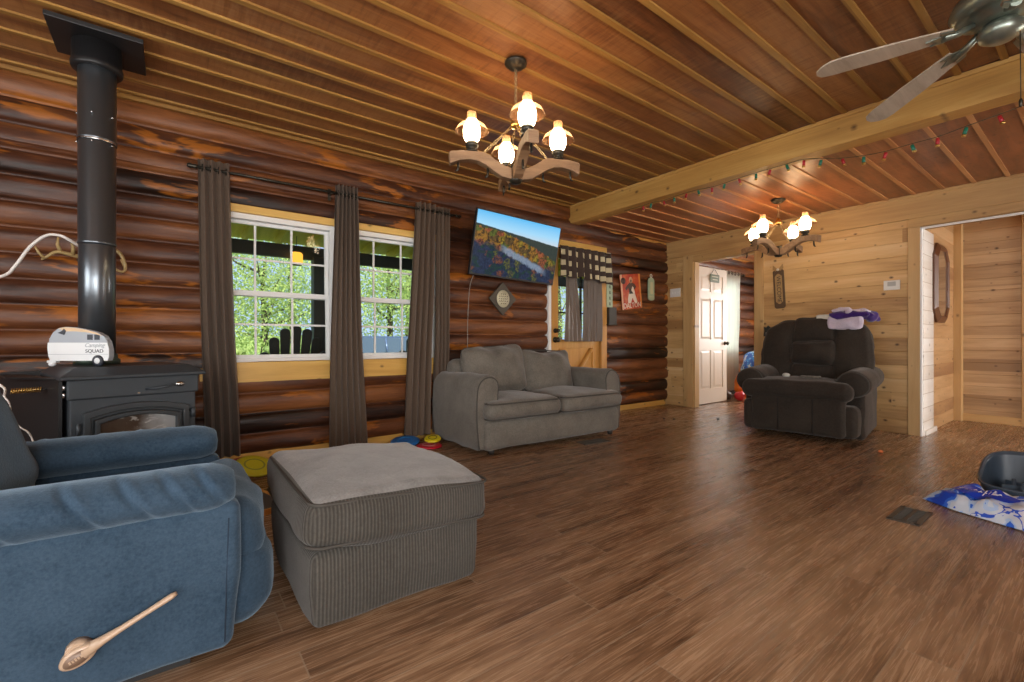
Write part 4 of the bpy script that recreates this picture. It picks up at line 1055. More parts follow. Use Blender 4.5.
t = NT('blue_white_print'); p = t.pos(); n1 = t.noise(p, 9, 3, .5)
M['bluewhite'] = t.bsdf(t.ramp(n1, [(.40, (.02, .10, .50)), (.47, (.05, .30, .75)), (.52, (.75, .80, .85)), (.62, (.70, .75, .8)), (.66, (.45, .6, .1))], 'CONSTANT'), .5)
mb = MB(); mb.M = Matrix.Rotation(R(20), 4, 'Y'); mb.rbox((0, 0, 0), (.30, .30, .74), .11, n=9, crown=(.04, .02, .02), wob=.03, seed=81)
bg = mb.build('beach_bag', M['bluewhite'], loc=(7.97, 3.74, .40)); tag(bg, 'large blue and white bag standing in the bedroom beyond the doorway', 'bag')
for s in (-1, 1):
    mb = MB(); mb.tube(smooth([(.14+.06, s*.08, .27), (.20, s*.06, .38), (.26, 0, .43), (.20, -s*.0, .40)]), .008, 6); mb.build('handle', M['white'], bg)
def toybag(nm, label, loc, r, c, seed):
    mb = MB(); mb.ball((0, 0, r[2]), r, 16, 22, wob=.35, seed=seed); o = mb.build(nm, plain(nm+str(seed), c, .35), loc=loc); tag(o, label, 'toy'); return o
toybag('soft_toy', 'red soft toy on the bedroom floor beside the pale curtain', (7.22, 3.58, 0), (.08, .075, .08), (.55, .02, .03), 1)
toybag('soft_toy', 'pink soft toy on the bedroom floor, nearest of the toys to the doorway', (7.40, 3.45, .0), (.08, .08, .10), (.62, .16, .30), 2)
toybag('soft_toy', 'orange soft toy on the bedroom floor, tallest of the toys there', (7.44, 3.68, 0), (.11, .10, .20), (.80, .20, .02), 3)
toybag('stuffed_animal', 'brown and dark stuffed animal behind the open bedroom door', (7.17, 3.79, 0), (.08, .08, .09), (.06, .035, .025), 4)

# ------------------------------------------------------------------ chandeliers
M['globe'] = emis('lit_globe', (1, .78, .48), 15.0)
t = NT('pink_glass_shade'); tr = t.n('ShaderNodeBsdfTransparent', {0: (.95, .80, .68, 1)}); df = t.n('ShaderNodeBsdfTranslucent', {0: (.95, .72, .52, 1)}); gl = t.n('ShaderNodeBsdfGlossy', {0: (1, 1, 1, 1), 1: .08})
a = t.n('ShaderNodeMixShader', {0: .30, 1: tr.outputs[0], 2: df.outputs[0]}); b = t.n('ShaderNodeMixShader', {0: .03, 1: a.outputs[0], 2: gl.outputs[0]}); t.t.links.new(b.outputs[0], t.out.inputs[0]); M['shade'] = t.mat
M['armwood'] = wood('chandelier_arm_wood', 'x', 'z', 3, [(.2, (.18, .10, .05)), (.5, (.32, .19, .10)), (.8, (.42, .27, .15))], rough=.5, scale=3)
M['armmetal'] = plain('chandelier_metal', (.42, .30, .15), .4, .6)
def chandelier(label, x, y, zc, drop, rz, group=None):
    """four yoke-shaped wooden arms with oil-lamp style lights; drop = ceiling to arm top"""
    T = thing('chandelier', label, 'chandelier', (x, y, zc-drop), rz, group)
    mb = MB(); mb.lathe([(0, drop), (.068, drop), (.066, drop-.012), (.05, drop-.020), (.045, drop-.030), (.02, drop-.038), (0, drop-.04)], (0, 0, 0), 28); mb.build('canopy', M['bronze'], T)
    def chain(p, q, nm, r=.012, par=T, m='armmetal'):
        p, q = Vector(p), Vector(q); L = (q-p).length; n_ = max(3, int(L/(r*2.3))); d = (q-p)/n_; u = d.normalized()
        a = u.cross(Vector((.3, .2, 1))).normalized(); b = u.cross(a); mb = MB()
        for k in range(n_):
            c = p + d*(k+.5); w = a if k % 2 else b
            mb.tube([c + u*math.cos(2*PI*j/10)*d.length*.66 + w*math.sin(2*PI*j/10)*r*.55 for j in range(10)], r*.2, 5, closed=True)
        return mb.build(nm, M[m], par)
    rz_ = .185
    chain((0, 0, drop-.035), (0, 0, rz_+.05), 'chain', .014)
    mb = MB(); mb.lathe([(0, rz_+.06), (.012, rz_+.055), (.03, rz_+.02), (.034, rz_), (.025, rz_-.015), (0, rz_-.02)], (0, 0, 0), 20); mb.build('hub_ring', M['brass'], T)
    mb = MB(); mb.lathe([(0, -.165), (.03, -.16), (.042, -.14), (.036, -.12), (.036, -.06), (.02, -.05), (0, -.05)], (0, 0, 0), 20); mb.build('hub', M['bronze'], T)
    top = [(.03, -.078), (.07, -.070), (.12, -.045), (.165, -.012), (.20, -.0), (.33, -.0), (.385, -.010), (.40, -.018)]
    bot = [(.395, -.085), (.375, -.075), (.34, -.06), (.28, -.050), (.23, -.055), (.185, -.075), (.14, -.105), (.09, -.135), (.03, -.145)]
    for k in range(4):
        ang = PI/2*k
        RM = Matrix.Rotation(ang, 4, 'Z')
        mb = MB(); mb.M = RM; mb.prism(top+bot, -.028, .028, 'xz'); arm = mb.build('arm', M['armwood'], T, bevel=.004)
        mb = MB(); mb.M = RM
        mb.lathe([(0, 0), (.036, 0), (.038, .008), (.026, .014), (.022, .024), (.034, .03), (.038, .045), (.034, .058), (0, .058)], (.265, 0, 0), 20); hold = mb.build('lamp_holder', M['bronze'], arm)
        mb = MB(); mb.M = RM
        mb.lathe([(.030, .058), (.042, .075), (.050, .10), (.051, .13), (.045, .16), (.036, .182), (.030, .19)], (.265, 0, 0), 24); mb.build('glass_globe', M['globe'], arm, weld=False)
        mb = MB(); mb.M = RM
        mb.lathe([(.040, .172), (.060, .168), (.082, .152), (.094, .128), (.098, .122), (.096, .121), (.091, .127), (.080, .149), (.058, .165), (.040, .169)], (.265, 0, 0), 32); mb.build('glass_shade', M['shade'], arm)
        mb = MB(); mb.M = RM
        mb.lathe([(.027, .176), (.024, .20), (.025, .235), (.027, .236), (.0275, .20), (.031, .176)], (.265, 0, 0), 20); mb.build('chimney', M['shade'], arm)
        for rr in (.17, .345):
            mb = MB(); mb.M = RM; z_ = -.083 if rr < .2 else -.06
            mb.tube([(rr, 0, z_), (rr, 0, z_-.03), (rr+.004, 0, z_-.05), (rr+.016, 0, z_-.058)], [.005, .0075, .007, .004], 7); mb.build('hook', M['bronze'], arm)
        p = RM @ Vector((.022, 0, rz_-.005)); q_ = RM @ Vector((.195, 0, .004))
        chain(p, q_, 'arm_chain', .013, arm)
    return T
chandelier('large lit chandelier with wooden arms in front of the television', 1.66, 2.165, CZ-.012, .563, R(-24))
chandelier('lit chandelier over the dark recliner, beyond the long beam', 5.03, 2.10, LZ-.010, .43, R(-8))

# ------------------------------------------------------------------ ceiling fan
FN = thing('ceiling_fan', 'dark pewter ceiling fan with long wooden blades by the beam', 'ceiling fan', (3.075, .32, 2.445))
mb = MB(); mb.lathe([(0, .18), (.08, .18), (.08, .165), (.075, .15), (.06, .14), (.05, .13), (0, .12)], (0, 0, 0), 28); mb.build('canopy', M['pewter'], FN)
mb = MB(); mb.lathe([(0, .15), (.06, .15), (.12, .135), (.165, .10), (.178, .06), (.165, .03), (.14, .015), (.13, .02), (.10, -.01), (.06, -.02), (0, -.02)], (0, 0, 0), 40); mb.build('motor_housing', M['pewter'], FN)
mb = MB(); mb.lathe([(0, -.02), (.055, -.02), (.06, -.03), (.075, -.04), (.082, -.06), (.074, -.085), (.045, -.105), (0, -.112)], (0, 0, 0), 36); mb.build('switch_housing', M['pewter'], FN)
M['blade'] = wood('fan_blade_wood', 'x', 'y', 3, [(.2, (.30, .25, .19)), (.5, (.43, .365, .29)), (.8, (.54, .47, .38))], rough=.4, scale=2, stretch=10)
for k, ang in enumerate((126, 54.5, -17.5, 198, 270)):
    L = .66 if k else .66
    RM = Matrix.Rotation(R(ang), 4, 'Z') @ Matrix.Translation((0, 0, -.012)) @ Matrix.Rotation(R(8.5), 4, 'Y') @ Matrix.Rotation(R(3), 4, 'X')
    o_ = [(.20, -.045), (.26, -.052), (.45, -.066), (.66, -.070), (.71, -.062), (.738, -.035), (.75, 0), (.738, .035), (.71, .062), (.66, .070), (.45, .066), (.26, .052), (.20, .045)]
    mb = MB(); mb.M = RM; mb.prism(o_, -.004, .004, 'xy'); bl = mb.build('blade', M['blade'], FN, bevel=.002)
    mb = MB(); mb.M = RM; mb.tube([(.10, 0, .012), (.16, 0, -.006), (.22, 0, -.008)], [.014, .016, .02], 8)
    mb.prism([(.17, -.016), (.20, -.04), (.25, -.045), (.235, -.02), (.29, 0), (.235, .02), (.25, .045), (.20, .04), (.17, .016)], -.011, -.004, 'xy'); mb.build('blade_iron', M['pewter'], bl)
mb = MB(); mb.tube([(-.005, -.06, -.09), (-.005, -.062, -.40)], .0018, 6); mb.lathe([(0, -.44), (.006, -.435), (.007, -.41), (.003, -.40), (0, -.40)], (-.005, -.062, 0), 12); mb.build('pull_chain', M['bronze'], FN)

# ------------------------------------------------------------------ string of shotgun-shell lights under the beam
SL = thing('hanging_string_lights', 'string of red and green shotgun-shell lights hanging along the beam', 'string lights', (4.05, 1.9, 2.40))
shr = plain('shell_red', (.42, .02, .03), .35); shg = plain('shell_green', (.01, .16, .10), .35)
shells = [(3.04, 2.395, 0), (2.94, 2.40, 1), (2.79, 2.388, 0), (2.667, 2.395, 1), (2.53, 2.40, 0), (2.41, 2.397, 1), (2.27, 2.385, 0), (2.146, 2.388, 1), (2.02, 2.396, 0), (1.87, 2.40, 1), (1.753, 2.40, 0), (1.628, 2.40, 1), (1.50, 2.398, 0), (1.377, 2.363, 1), (1.241, 2.324, 0), (1.107, 2.30, 1), (.977, 2.289, 0), (.84, 2.293, 1), (.707, 2.294, 0), (.57, 2.313, 1), (.43, 2.33, 0), (.29, 2.35, 1), (.15, 2.37, 0)]
wp = [(0, 3.3-1.9, .0)] + [(0, y-1.9, z-2.40+.004) for y, z, c in shells] + [(0, -.05-1.9, 0.0)]
mb = MB(); mb.tube(smooth(wp, 4), .0022, 5); mb.build('wire', plain('green_wire', (.02, .05, .03), .5), SL)
for i, (y, z, c) in enumerate(shells):
    tl = R(18*math.sin(i*2.1)); mb = MB(); mb.M = Matrix.Translation((0, y-1.9, z-2.40)) @ Matrix.Rotation(tl, 4, 'X')
    mb.lathe([(0, -.004), (.0105, -.006), (.011, -.05), (0, -.052)], (0, 0, 0), 14)
    sh = mb.build('red_shell_light' if c == 0 else 'green_shell_light', shr if c == 0 else shg, SL)
    sh['label'] = 'red shell light' if c == 0 else 'green shell light'
    mb = MB(); mb.M = Matrix.Translation((0, y-1.9, z-2.40)) @ Matrix.Rotation(tl, 4, 'X'); mb.lathe([(0, -.062), (.0115, -.062), (.0118, -.048), (0, -.048)], (0, 0, 0), 14); mb.build('brass_cap', M['brass'], sh)

# ------------------------------------------------------------------ things on the floor
M['vent'] = plain('vent_metal', (.075, .068, .058), .45, .3)
def register(label, x, y, w, d, rz):
    T = thing('floor_register', label, 'floor vent', (x, y, 0), rz)
    mb = MB(); n_ = 9; mb.box(-w/2, w/2, -d/2, -d/2+.022, .0, .006); mb.box(-w/2, w/2, d/2-.022, d/2, 0, .006); mb.box(-w/2, -w/2+.02, -d/2, d/2, 0, .006); mb.box(w/2-.02, w/2, -d/2, d/2, 0, .006); mb.box(-w/2+.01, w/2-.01, -.008, .008, 0, .006)
    mb.build('frame', M['vent'], T, bevel=.001)
    mb = MB(); mb.box(-w/2+.01, w/2-.01, -d/2+.01, d/2-.01, .0003, .0012); mb.build('duct', M['black'], T)
    for k in range(n_):
        xx = -w/2+.03+(w-.06)*k/(n_-1); mb = MB(); mb.M = Matrix.Translation((xx, 0, .003)) @ Matrix.Rotation(R(20), 4, 'Z'); mb.box(-.004, .004, -d/2+.018, d/2-.018, -.002, .002); mb.build('louvre', M['vent'], T)
register('dark metal floor register beside the blue and white packet', 3.21, .672, .29, .135, 0)
register('dark metal floor register at the foot of the loveseat', 3.19, 2.965, .30, .14, R(-6))
def disc(nm, label, loc, r, c, tilt, rim=None, par=None):
    T = thing(nm, label, 'toy', loc); T.rotation_euler = (R(tilt[0]), R(tilt[1]), 0)
    mb = MB(); mb.lathe([(0, .012), (r*.7, .012), (r*.9, .010), (r, .002), (r*.98, -.008), (r*.9, -.006), (r*.7, .006), (0, .006)], (0, 0, 0), 30); mb.build('disc', plain(nm+'_col%d' % len(bpy.data.materials), c, .35), T)
    mb = MB(); mb.lathe([(r*.45, .012), (r*.50, .017), (r*.55, .012)], (0, 0, 0), 26); mb.build('ridge', plain(nm+'_rim%d' % len(bpy.data.materials), rim or c, .4), T)
    return T
disc('flying_disc', 'yellow toy disc leaning beside the wood stove, blue underneath', (.48, 3.66, .07), .125, (.62, .62, .02), (22, 10), (.30, .36, .05))
mb = MB(); drape(mb, -.11, .13, -.07, .07, .03, 15, .02, n=16)
tag(mb.build('red_cloth', fabric('red_cloth_mat', (.42, .015, .03), (.55, .03, .05), 90, .3), loc=(.33, 3.92, .02)), 'crumpled red cloth on the floor by the curtain next to the stove', 'cloth')
disc('flying_disc', 'blue toy disc on the floor below the right-hand window', (1.70, 3.86, .045), .13, (.02, .16, .50), (8, -6), (.03, .22, .6))
disc('flying_disc', 'white toy disc under the blue disc below the right-hand window', (1.60, 3.83, .012), .10, (.62, .60, .60), (0, 0))
disc('flying_disc', 'red toy disc on the floor beside the loveseat', (1.86, 3.70, .012), .115, (.55, .01, .03), (0, 0), (.65, .3, .3))
disc('flying_disc', 'yellow toy disc on top of the red disc beside the loveseat', (1.915, 3.74, .062), .075, (.72, .60, .01), (12, -8), (.10, .08, .01))
mb = MB(); mb.ball((0, 0, .05), (.07, .05, .05), 14, 18, wob=.4, seed=5); o = mb.build('soft_toy', plain('orange_red_toy', (.55, .10, .05), .6), loc=(.22, 3.80, .0)); tag(o, 'small orange-red toy behind the arm of the blue recliner', 'toy')
for i, (nm, label, x, y, s, c) in enumerate((('crumb', 'tiny orange scrap on the floor right of the dark recliner', 4.82, 1.20, .022, (.75, .20, .06)), ('crumb', 'dark crumb left in front of the doorway, the nearer of two', 4.849, 3.197, .018, (.03, .02, .015)),
        ('crumb', 'dark crumb close to the log corner, the farther of two', 4.80, 3.30, .016, (.03, .02, .015)), ('crumb', 'dark crumb alone on the floor in front of the white door', 5.271, 2.879, .022, (.02, .015, .012)))):
    mb = MB(); mb.ball((0, 0, s*.6), (s, s*.8, s*.6), 8, 10, wob=.4, seed=i); tag(mb.build(nm, plain('crumb_%d' % i, c, .7), loc=(x, y, 0)), label, 'crumb')
# tub with ribs inside and the printed packet lying against it
tubm = plain('slate_blue_plastic', (.045, .065, .09), .35)
TB = thing('plastic_tub', 'slate blue plastic tub with ribs inside, at the right edge of the floor', 'tub', (3.955, .27, .0))
def tubwall(r0, th):
    def fn(u, v):
        a = 2*PI*u; e = .55
        cx = math.copysign(abs(math.cos(a))**e, math.cos(a)); cy = math.copysign(abs(math.sin(a))**e, math.sin(a))
        top = .115 + .15*(.5+.5*cx)**1.4
        k = v; fl = .86 + .14*k**.7
        return ((.21-th)*cx*fl, (.225-th)*cy*fl, top*k if th == 0 else .008 + (top-.008)*k)
    return fn
mb = MB(); fo, fi = tubwall(.2, 0), tubwall(.2, .010)
mb.surf(fo, 64, 12, True); mb.surf(lambda u, v: fi(1-u, v), 64, 12, True); mb.surf(lambda u, v: tuple(fo(u, 1)[i]*(1-v)+fi(u, 1)[i]*v for i in range(3)), 64, 2, True)
mb.surf(lambda u, v: (fo(u, 0)[0]*v, fo(u, 0)[1]*v, 0.0), 64, 4, True); mb.surf(lambda u, v: (fi(u, 0)[0]*v, fi(u, 0)[1]*v, .008), 64, 4, True); mb.build('shell', tubm, TB)
mb = MB(); mb.tube([tuple(Vector(fo(k/64, 1))*1.0) for k in range(64)], .008, 8, closed=True); mb.build('rim', tubm, TB)
for k in range(6):
    a = PI/3*k; mb = MB(); mb.M = Matrix.Rotation(a, 4, 'Z'); mb.box(.03, .15, -.003, .003, .008, .115); mb.build('rib', tubm, TB, bevel=.002)
for k in range(6):
    a = PI/3*k+.5; mb = MB(); mb.cyl((.09*math.cos(a), .09*math.sin(a), .008), (.09*math.cos(a), .09*math.sin(a), .14), .012, .009, 12); mb.build('peg', tubm, TB)
mb = MB(); mb.lathe([(0, .008), (.045, .008), (.04, .05), (0, .05)], (0, 0, 0), 20); mb.build('boss', tubm, TB)
mb = MB(); mb.ball((-.197, 0, .06), (.014, .04, .028), 12, 16); mb.build('handle_recess', M['black'], TB)
t = NT('blue_packet_print'); p = t.pos(); n1 = t.noise(p, 7.5, 3, .55, .6); n2 = t.noise(p, 40, 2)
M['packet'] = t.bsdf(t.ramp(n1, [(.30, (.01, .06, .50)), (.37, (.03, .14, .68)), (.43, (.42, .58, .85)), (.48, (.62, .68, .78)), (.60, (.03, .10, .60)), (.63, (.66, .66, .72)), (.70, (.60, .62, .1))], 'CONSTANT'), .22, Specular_IOR_Level=.7)
PK = thing('wipes_packet', 'crumpled glossy blue and white packet lying against the plastic tub', 'packet', (3.585, .42, .0), R(-112))
def pk(u, v, top=True):
    x = -.27+.54*u; y = -.125+.25*v
    ed = min(1, 5*min(u, 1-u))*min(1, 5*min(v, 1-v)); ed = ed**.6
    taper = 1 - .35*max(0, .35-u)/.35
    z = .006 + (.075*ed*(1+.45*noise.noise(Vector((x*14, y*14, 3)))) if top else 0) + .012*abs(noise.noise(Vector((x*20, y*20, 7))))*ed
    return (x, y*taper, (z + .055*max(0, v-.15)*min(1, 4*u)) if top else .003)
mb = MB(); mb.surf(lambda u, v: pk(u, v), 44, 26); mb.surf(lambda u, v: pk(1-u, v, False), 44, 26); pb = mb.build('wrapper', M['packet'], PK)
def on(x, y, d=.009): return (x, y, pk((x+.27)/.54, (y+.125)/.25)[2] + d)
mb = MB(); ring = [(-.02+.15*math.cos(2*PI*k/40), .0+.052*math.sin(2*PI*k/40)) for k in range(40)]
vs = [on(-.02, 0)] + [on(-.02+(x+.02)*f, y*f) for f in (.5, 1) for x, y in ring]
fs = [(0, 1+k, 1+(k+1) % 40) for k in range(40)] + [(1+k, 41+k, 41+(k+1) % 40, 1+(k+1) % 40) for k in range(40)]
mb.add(vs, fs, 0, True); lb = mb.build('label_panel', plain('packet_blue', (.01, .05, .50), .25), PK)
mb = MB()
for k in range(11):
    x = -.125+.021*k; h = .016 if k in (0, 5) else .011
    a, b, c, d_ = on(x, -h, .0125), on(x+.005, -h, .0125), on(x+.009, h, .0125), on(x+.003, h, .0125); mb.add([a, b, c, d_], [(0, 1, 2, 3)])
    a, b, c, d_ = on(x+.004, -.002, .0127), on(x+.014, -.002, .0127), on(x+.014, .003, .0127), on(x+.004, .003, .0127); mb.add([a, b, c, d_], [(0, 1, 2, 3)])
mb.build('lettering', plain('packet_white', (.72, .76, .82), .3), lb)
mb = MB(); mb.ball((0, 0, .0), (.07, .06, .12), 14, 18, wob=.4, seed=9); o = mb.build('plastic_bag', M['packet'], loc=(4.0, .20, .17)); tag(o, 'small blue and white plastic bag stuffed inside the tub', 'bag')
# ------------------------------------------------------------------ porch and garden
pw_ = wood('porch_rafter_wood', 'y', 'x', 4, [(.2, (.42, .33, .05)), (.5, (.60, .46, .08)), (.8, (.72, .56, .14))], rough=.6, scale=1.5, knots=.3)
pdark = plain('porch_dark_beam', (.045, .06, .052), .6)
mb = MB(); mb.box(-4, 10, NY+.2, 7.2, -.16, -.06); struct(mb.build('porch_floor', plain('porch_deck', (.42, .40, .34), .7)))
mb = MB(); mb.add([(-4, NY+.2, 2.72), (10, NY+.2, 2.72), (10, 7.3, 2.38), (-4, 7.3, 2.38), (-4, NY+.2, 2.78), (10, NY+.2, 2.78), (10, 7.3, 2.44), (-4, 7.3, 2.44)], [(0,1,2,3), (7,6,5,4), (0,4,5,1), (1,5,6,2), (2,6,7,3), (3,7,4,0)])
x = -3.7
while x < 8:
    mb.add([(x-.02, NY+.2, 2.58), (x+.02, NY+.2, 2.58), (x+.02, 7.2, 2.25), (x-.02, 7.2, 2.25), (x-.02, NY+.2, 2.72), (x+.02, NY+.2, 2.72), (x+.02, 7.2, 2.40), (x-.02, 7.2, 2.40)], [(3,2,1,0), (4,5,6,7), (0,1,5,4), (1,2,6,5), (2,3,7,6), (3,0,4,7)])
    x += .41
struct(mb.build('porch_roof', pw_))
mb = MB(); mb.box(-4, 10, 6.38, 6.46, 2.02, 2.185); struct(mb.build('porch_beam', pdark))
for x, lab in ((1.59, 'dark wooden porch post seen through the right side of the left window'), (-1.9, 'dark wooden porch post left of the wood stove, outside'), (4.9, 'dark wooden porch post outside beyond the entry door')):
    mb = MB(); mb.box(x-.075, x+.075, 6.33, 6.48, -.06, 2.06); mb.box(x-.095, x+.095, 6.31, 6.50, -.06, .06); tag(mb.build('porch_post', pdark, bevel=.008), lab, 'post')
LN = thing('hanging_lantern', 'small amber porch lantern hanging outside the left window', 'lantern', (1.30, 6.3, 1.93))
amb = emis('amber_glow', (1, .42, .05), 1.1)
mb = MB(); mb.lathe([(.0, .0), (.06, .0), (.075, .03), (.075, .13), (.06, .15), (0, .15)], (0, 0, 0), 6, smooth=False); mb.build('glass', amb, LN)
mb = MB(); mb.lathe([(.085, .15), (.03, .20), (.01, .22), (0, .22)], (0, 0, 0), 12); mb.tube([(0, 0, .21), (0, 0, .36)], .004, 6); mb.lathe([(0, -.012), (.065, -.012), (.065, 0), (0, 0)], (0, 0, 0), 12); mb.build('cap', pdark, LN)
def adirondack(label, x, y, rz):
    T = thing('porch_chair', label, 'chair', (x, y, -.06), rz); m = plain('dark_green_paint', (.008, .014, .013), .5) if 'dark_green_paint' not in bpy.data.materials else bpy.data.materials['dark_green_paint']
    # faces local +y, back towards the house
    n_ = 7
    for k in range(n_):
        u = (k-(n_-1)/2)/((n_-1)/2); L = .60 + .27*(1-u*u); w = .047
        mb = MB(); mb.M = Matrix.Translation((u*.215, -.18, .32)) @ Matrix.Rotation(R(14), 4, 'X') @ Matrix.Rotation(R(u*7), 4, 'Y')
        pts = [(-w*.64, 0), (w*.64, 0)] + [(w*math.cos(PI*j/8), L-.04+.04*math.sin(PI*j/8)) for j in range(9)]
        mb.prism(pts, -.011, .011, 'xz'); mb.build('back_slat', m, T)
    for z_, w_ in ((.42, .30), (.72, .34)):
        mb = MB(); mb.box(-w_, w_, -.20-(z_-.32)*.25-.045, -.20-(z_-.32)*.25-.018, z_-.03, z_+.03); mb.build('back_rail', m, T)
    for k in range(6):
        mb = MB(); yy = -.15+.105*k; mb.box(-.28, .28, yy, yy+.085, .30+.018*k-.01, .30+.018*k+.012); mb.build('seat_slat', m, T)
    for s in (-1, 1):
        mb = MB(); mb.box(s*.37-.07, s*.37+.07, -.30, .50, .60, .622); mb.build('arm', m, T, bevel=.006)
        mb = MB(); mb.box(s*.32-.02, s*.32+.02, .36, .46, .0, .60); mb.build('leg', m, T)
        mb = MB(); mb.add([(s*.30-.012, -.45, 0), (s*.30+.012, -.45, 0), (s*.30+.012, .46, .33), (s*.30-.012, .46, .33), (s*.30-.012, -.45, .10), (s*.30+.012, -.45, .10), (s*.30+.012, .46, .42), (s*.30-.012, .46, .42)], [(3,2,1,0), (4,5,6,7), (0,1,5,4), (1,2,6,5), (2,3,7,6), (3,0,4,7)]); mb.build('leg', m, T)
    return T
adirondack('dark slatted fan-back porch chair outside the left window', 1.04, 5.42, R(0))
adirondack('dark slatted porch chair outside the right window', 2.50, 5.42, R(0))
t = NT('lawn'); p = t.pos(); n1 = t.noise(p, 3, 5, .7)
mb = MB(); mb.surf(lambda u, v: (-40+90*u, 7.0+55*v, -.45+.25*noise.noise(Vector((u*9, v*9, 0)))+4.0*max(0, v-.5)), 30, 30)
go = mb.build('lawn', t.bsdf(t.mix(n1, (.10, .19, .03), (.28, .38, .08)), .9)); struct(go)
def leafmat(name, c1, c2):
    t = NT(name); p = t.pos(); n1 = t.noise(p, 1.6, 3, .6); n2 = t.noise(p, 14, 2)
    col = t.mix(t.math('ADD', t.math('MULTIPLY', n1, .6), t.math('MULTIPLY', n2, .5)), c1, c2)
    d = t.n('ShaderNodeBsdfDiffuse', {0: col}); tr = t.n('ShaderNodeBsdfTranslucent', {0: col})
    m = t.n('ShaderNodeMixShader', {0: .5, 1: d.outputs[0], 2: tr.outputs[0]}); t.t.links.new(m.outputs[0], t.out.inputs[0]); return t.mat
LV = [leafmat('leaf_bright', (.22, .36, .08), (.62, .72, .30)), leafmat('leaf_mid', (.15, .28, .07), (.48, .60, .24)), leafmat('leaf_cool', (.13, .27, .14), (.45, .60, .36))]
bark = plain('bark', (.07, .055, .045), .9)
def tree(label, x, y, h, cr, m, n, seed, name='tree', low=.25, leaf=.115):
    rnd = random.Random(seed)
    T = thing(name, label, 'tree' if name == 'tree' else 'shrub', (x, y, -.45+4.0*max(0, (y-7)/55-.5)), group=None)
    mb = MB()
    mb.tube([(0, 0, -.1), (.05, 0, h*.35), (.0, .1, h*.7), (.1, 0, h*.92)], [cr*.07, cr*.055, cr*.035, .02], 8)
    tips = []
    for k in range(9):
        a = rnd.uniform(0, 2*PI); z = h*rnd.uniform(low+.05, .8); r = cr*rnd.uniform(.5, .9)
        tip = (r*math.cos(a), r*math.sin(a), min(h, z+cr*.35)); tips.append(tip)
        mb.tube([(0, 0, z), (tip[0]*.5, tip[1]*.5, z+cr*.12), tip], [cr*.025, cr*.018, .012], 6)
    mb.build('trunk', bark, T)
    vs = []; fs = []
    clumps = [(rnd.gauss(0, cr*.45), rnd.gauss(0, cr*.45), h*rnd.uniform(low, 1)) for _ in range(int(30*cr))] + tips
    for k in range(int(n*1.7)):
        c = clumps[rnd.randrange(len(clumps))]; s = cr*.26
        p = Vector((c[0]+rnd.gauss(0, s), c[1]+rnd.gauss(0, s), c[2]+rnd.gauss(0, s*.8)))
        dd = math.hypot(p.x, p.y)
        if dd > cr*.96: q_ = rnd.uniform(.6, .96)*cr/dd; p.x *= q_; p.y *= q_
        p.z = min(max(p.z, .05), h)
        a = Vector((rnd.gauss(0, 1), rnd.gauss(0, 1), rnd.gauss(0, 1))).normalized(); b = a.cross(Vector((rnd.gauss(0, 1), rnd.gauss(0, 1), rnd.gauss(0, 1)))).normalized()
        L = leaf*rnd.uniform(.6, 1.3); w = L*.42; i = len(vs)
        vs += [p-a*L*.5, p+b*w*.5, p+a*L*.5, p-b*w*.5]; fs.append((i, i+1, i+2, i+3))
    mb = MB(); mb.add(vs, fs); mb.build('foliage', m, T, weld=False)
    return T
TR = [('bright green tree behind the fan-back porch chair', 2.3, 15.7, 4.6, 1.75, 0, 6000), ('pale green tree left of the porch post, beyond the lawn', -1.6, 14.6, 4.4, 2.0, 1, 6000),
      ('tall bluish green tree behind the nearer trees, between the two windows', 4.0, 20.5, 8.0, 2.6, 2, 6500), ('bright leafy tree filling the right window above the car', 6.3, 15.7, 6.0, 1.9, 0, 7500),
      ('mid green tree right of the car, seen in the right window', 10.2, 15.0, 5.6, 1.9, 1, 5000), ('tall pale green tree at the back of the right window', 9.4, 21.0, 9.0, 2.5, 0, 6500),
      ('tall green tree at the back of the left window', -1.2, 20.5, 8.0, 2.4, 2, 5500), ('mid green tree far left beyond the porch', -5.6, 16.0, 6.5, 1.9, 1, 4500), ('tree outside beyond the entry door', 14.4, 15.5, 6.5, 2.2, 0, 5500)]
for i, (lab, x, y, h, cr, m, n) in enumerate(TR): tree(lab, x, y, h, cr, LV[m], n, 100+i)
for i, (lab, x, y, h, cr, m) in enumerate((('low bright shrub below the left window trees', .55, 10.8, 1.2, .75, 0), ('low mid green shrub left of the fan-back porch chair', -1.3, 11.0, 1.4, .9, 1), ('low green shrub right of the fan-back porch chair', 2.25, 10.4, 1.25, .75, 1))):
    tree(lab, x, y, h, cr, LV[m], 4500, 200+i, 'shrub', .05, .12)
# parked car beyond the lawn
CAR = thing('car', 'dark blue-grey car parked outside, low in the right window', 'car', (4.35, 12.6, -.42), R(8))
cp = plain('car_paint', (.10, .15, .24), .25, .4); cg = plain('car_glass', (.06, .09, .12), .06)
mb = MB(); side = [(-2.1, .25), (-2.15, .55), (-2.0, .86), (-1.0, .98), (-.95, .98), (1.2, .98), (1.95, .92), (2.1, .6), (2.1, .28)]
mb.prism(side, -.85, .85, 'xz'); mb.build('body', cp, CAR, bevel=.06)
def cab(sc, y0, m, nm):
    mb = MB(); b = [(-1.05, .97), (1.55, .97)]; tp = [(1.15, 1.46), (-.40, 1.48)]
    vs = [(x, s*.80, z) for s in (-1, 1) for x, z in b] + [(x, s*.62, z) for s in (-1, 1) for x, z in tp]
    mb.add(vs, [(0, 1, 4, 5), (3, 2, 7, 6), (1, 3, 6, 4), (2, 0, 5, 7), (5, 4, 6, 7), (0, 2, 3, 1)]); return mb.build(nm, m, CAR, bevel=.03)
cab(1, 0, cg, 'windows')
mb = MB(); mb.box(-.42, 1.17, -.62, .62, 1.45, 1.50)
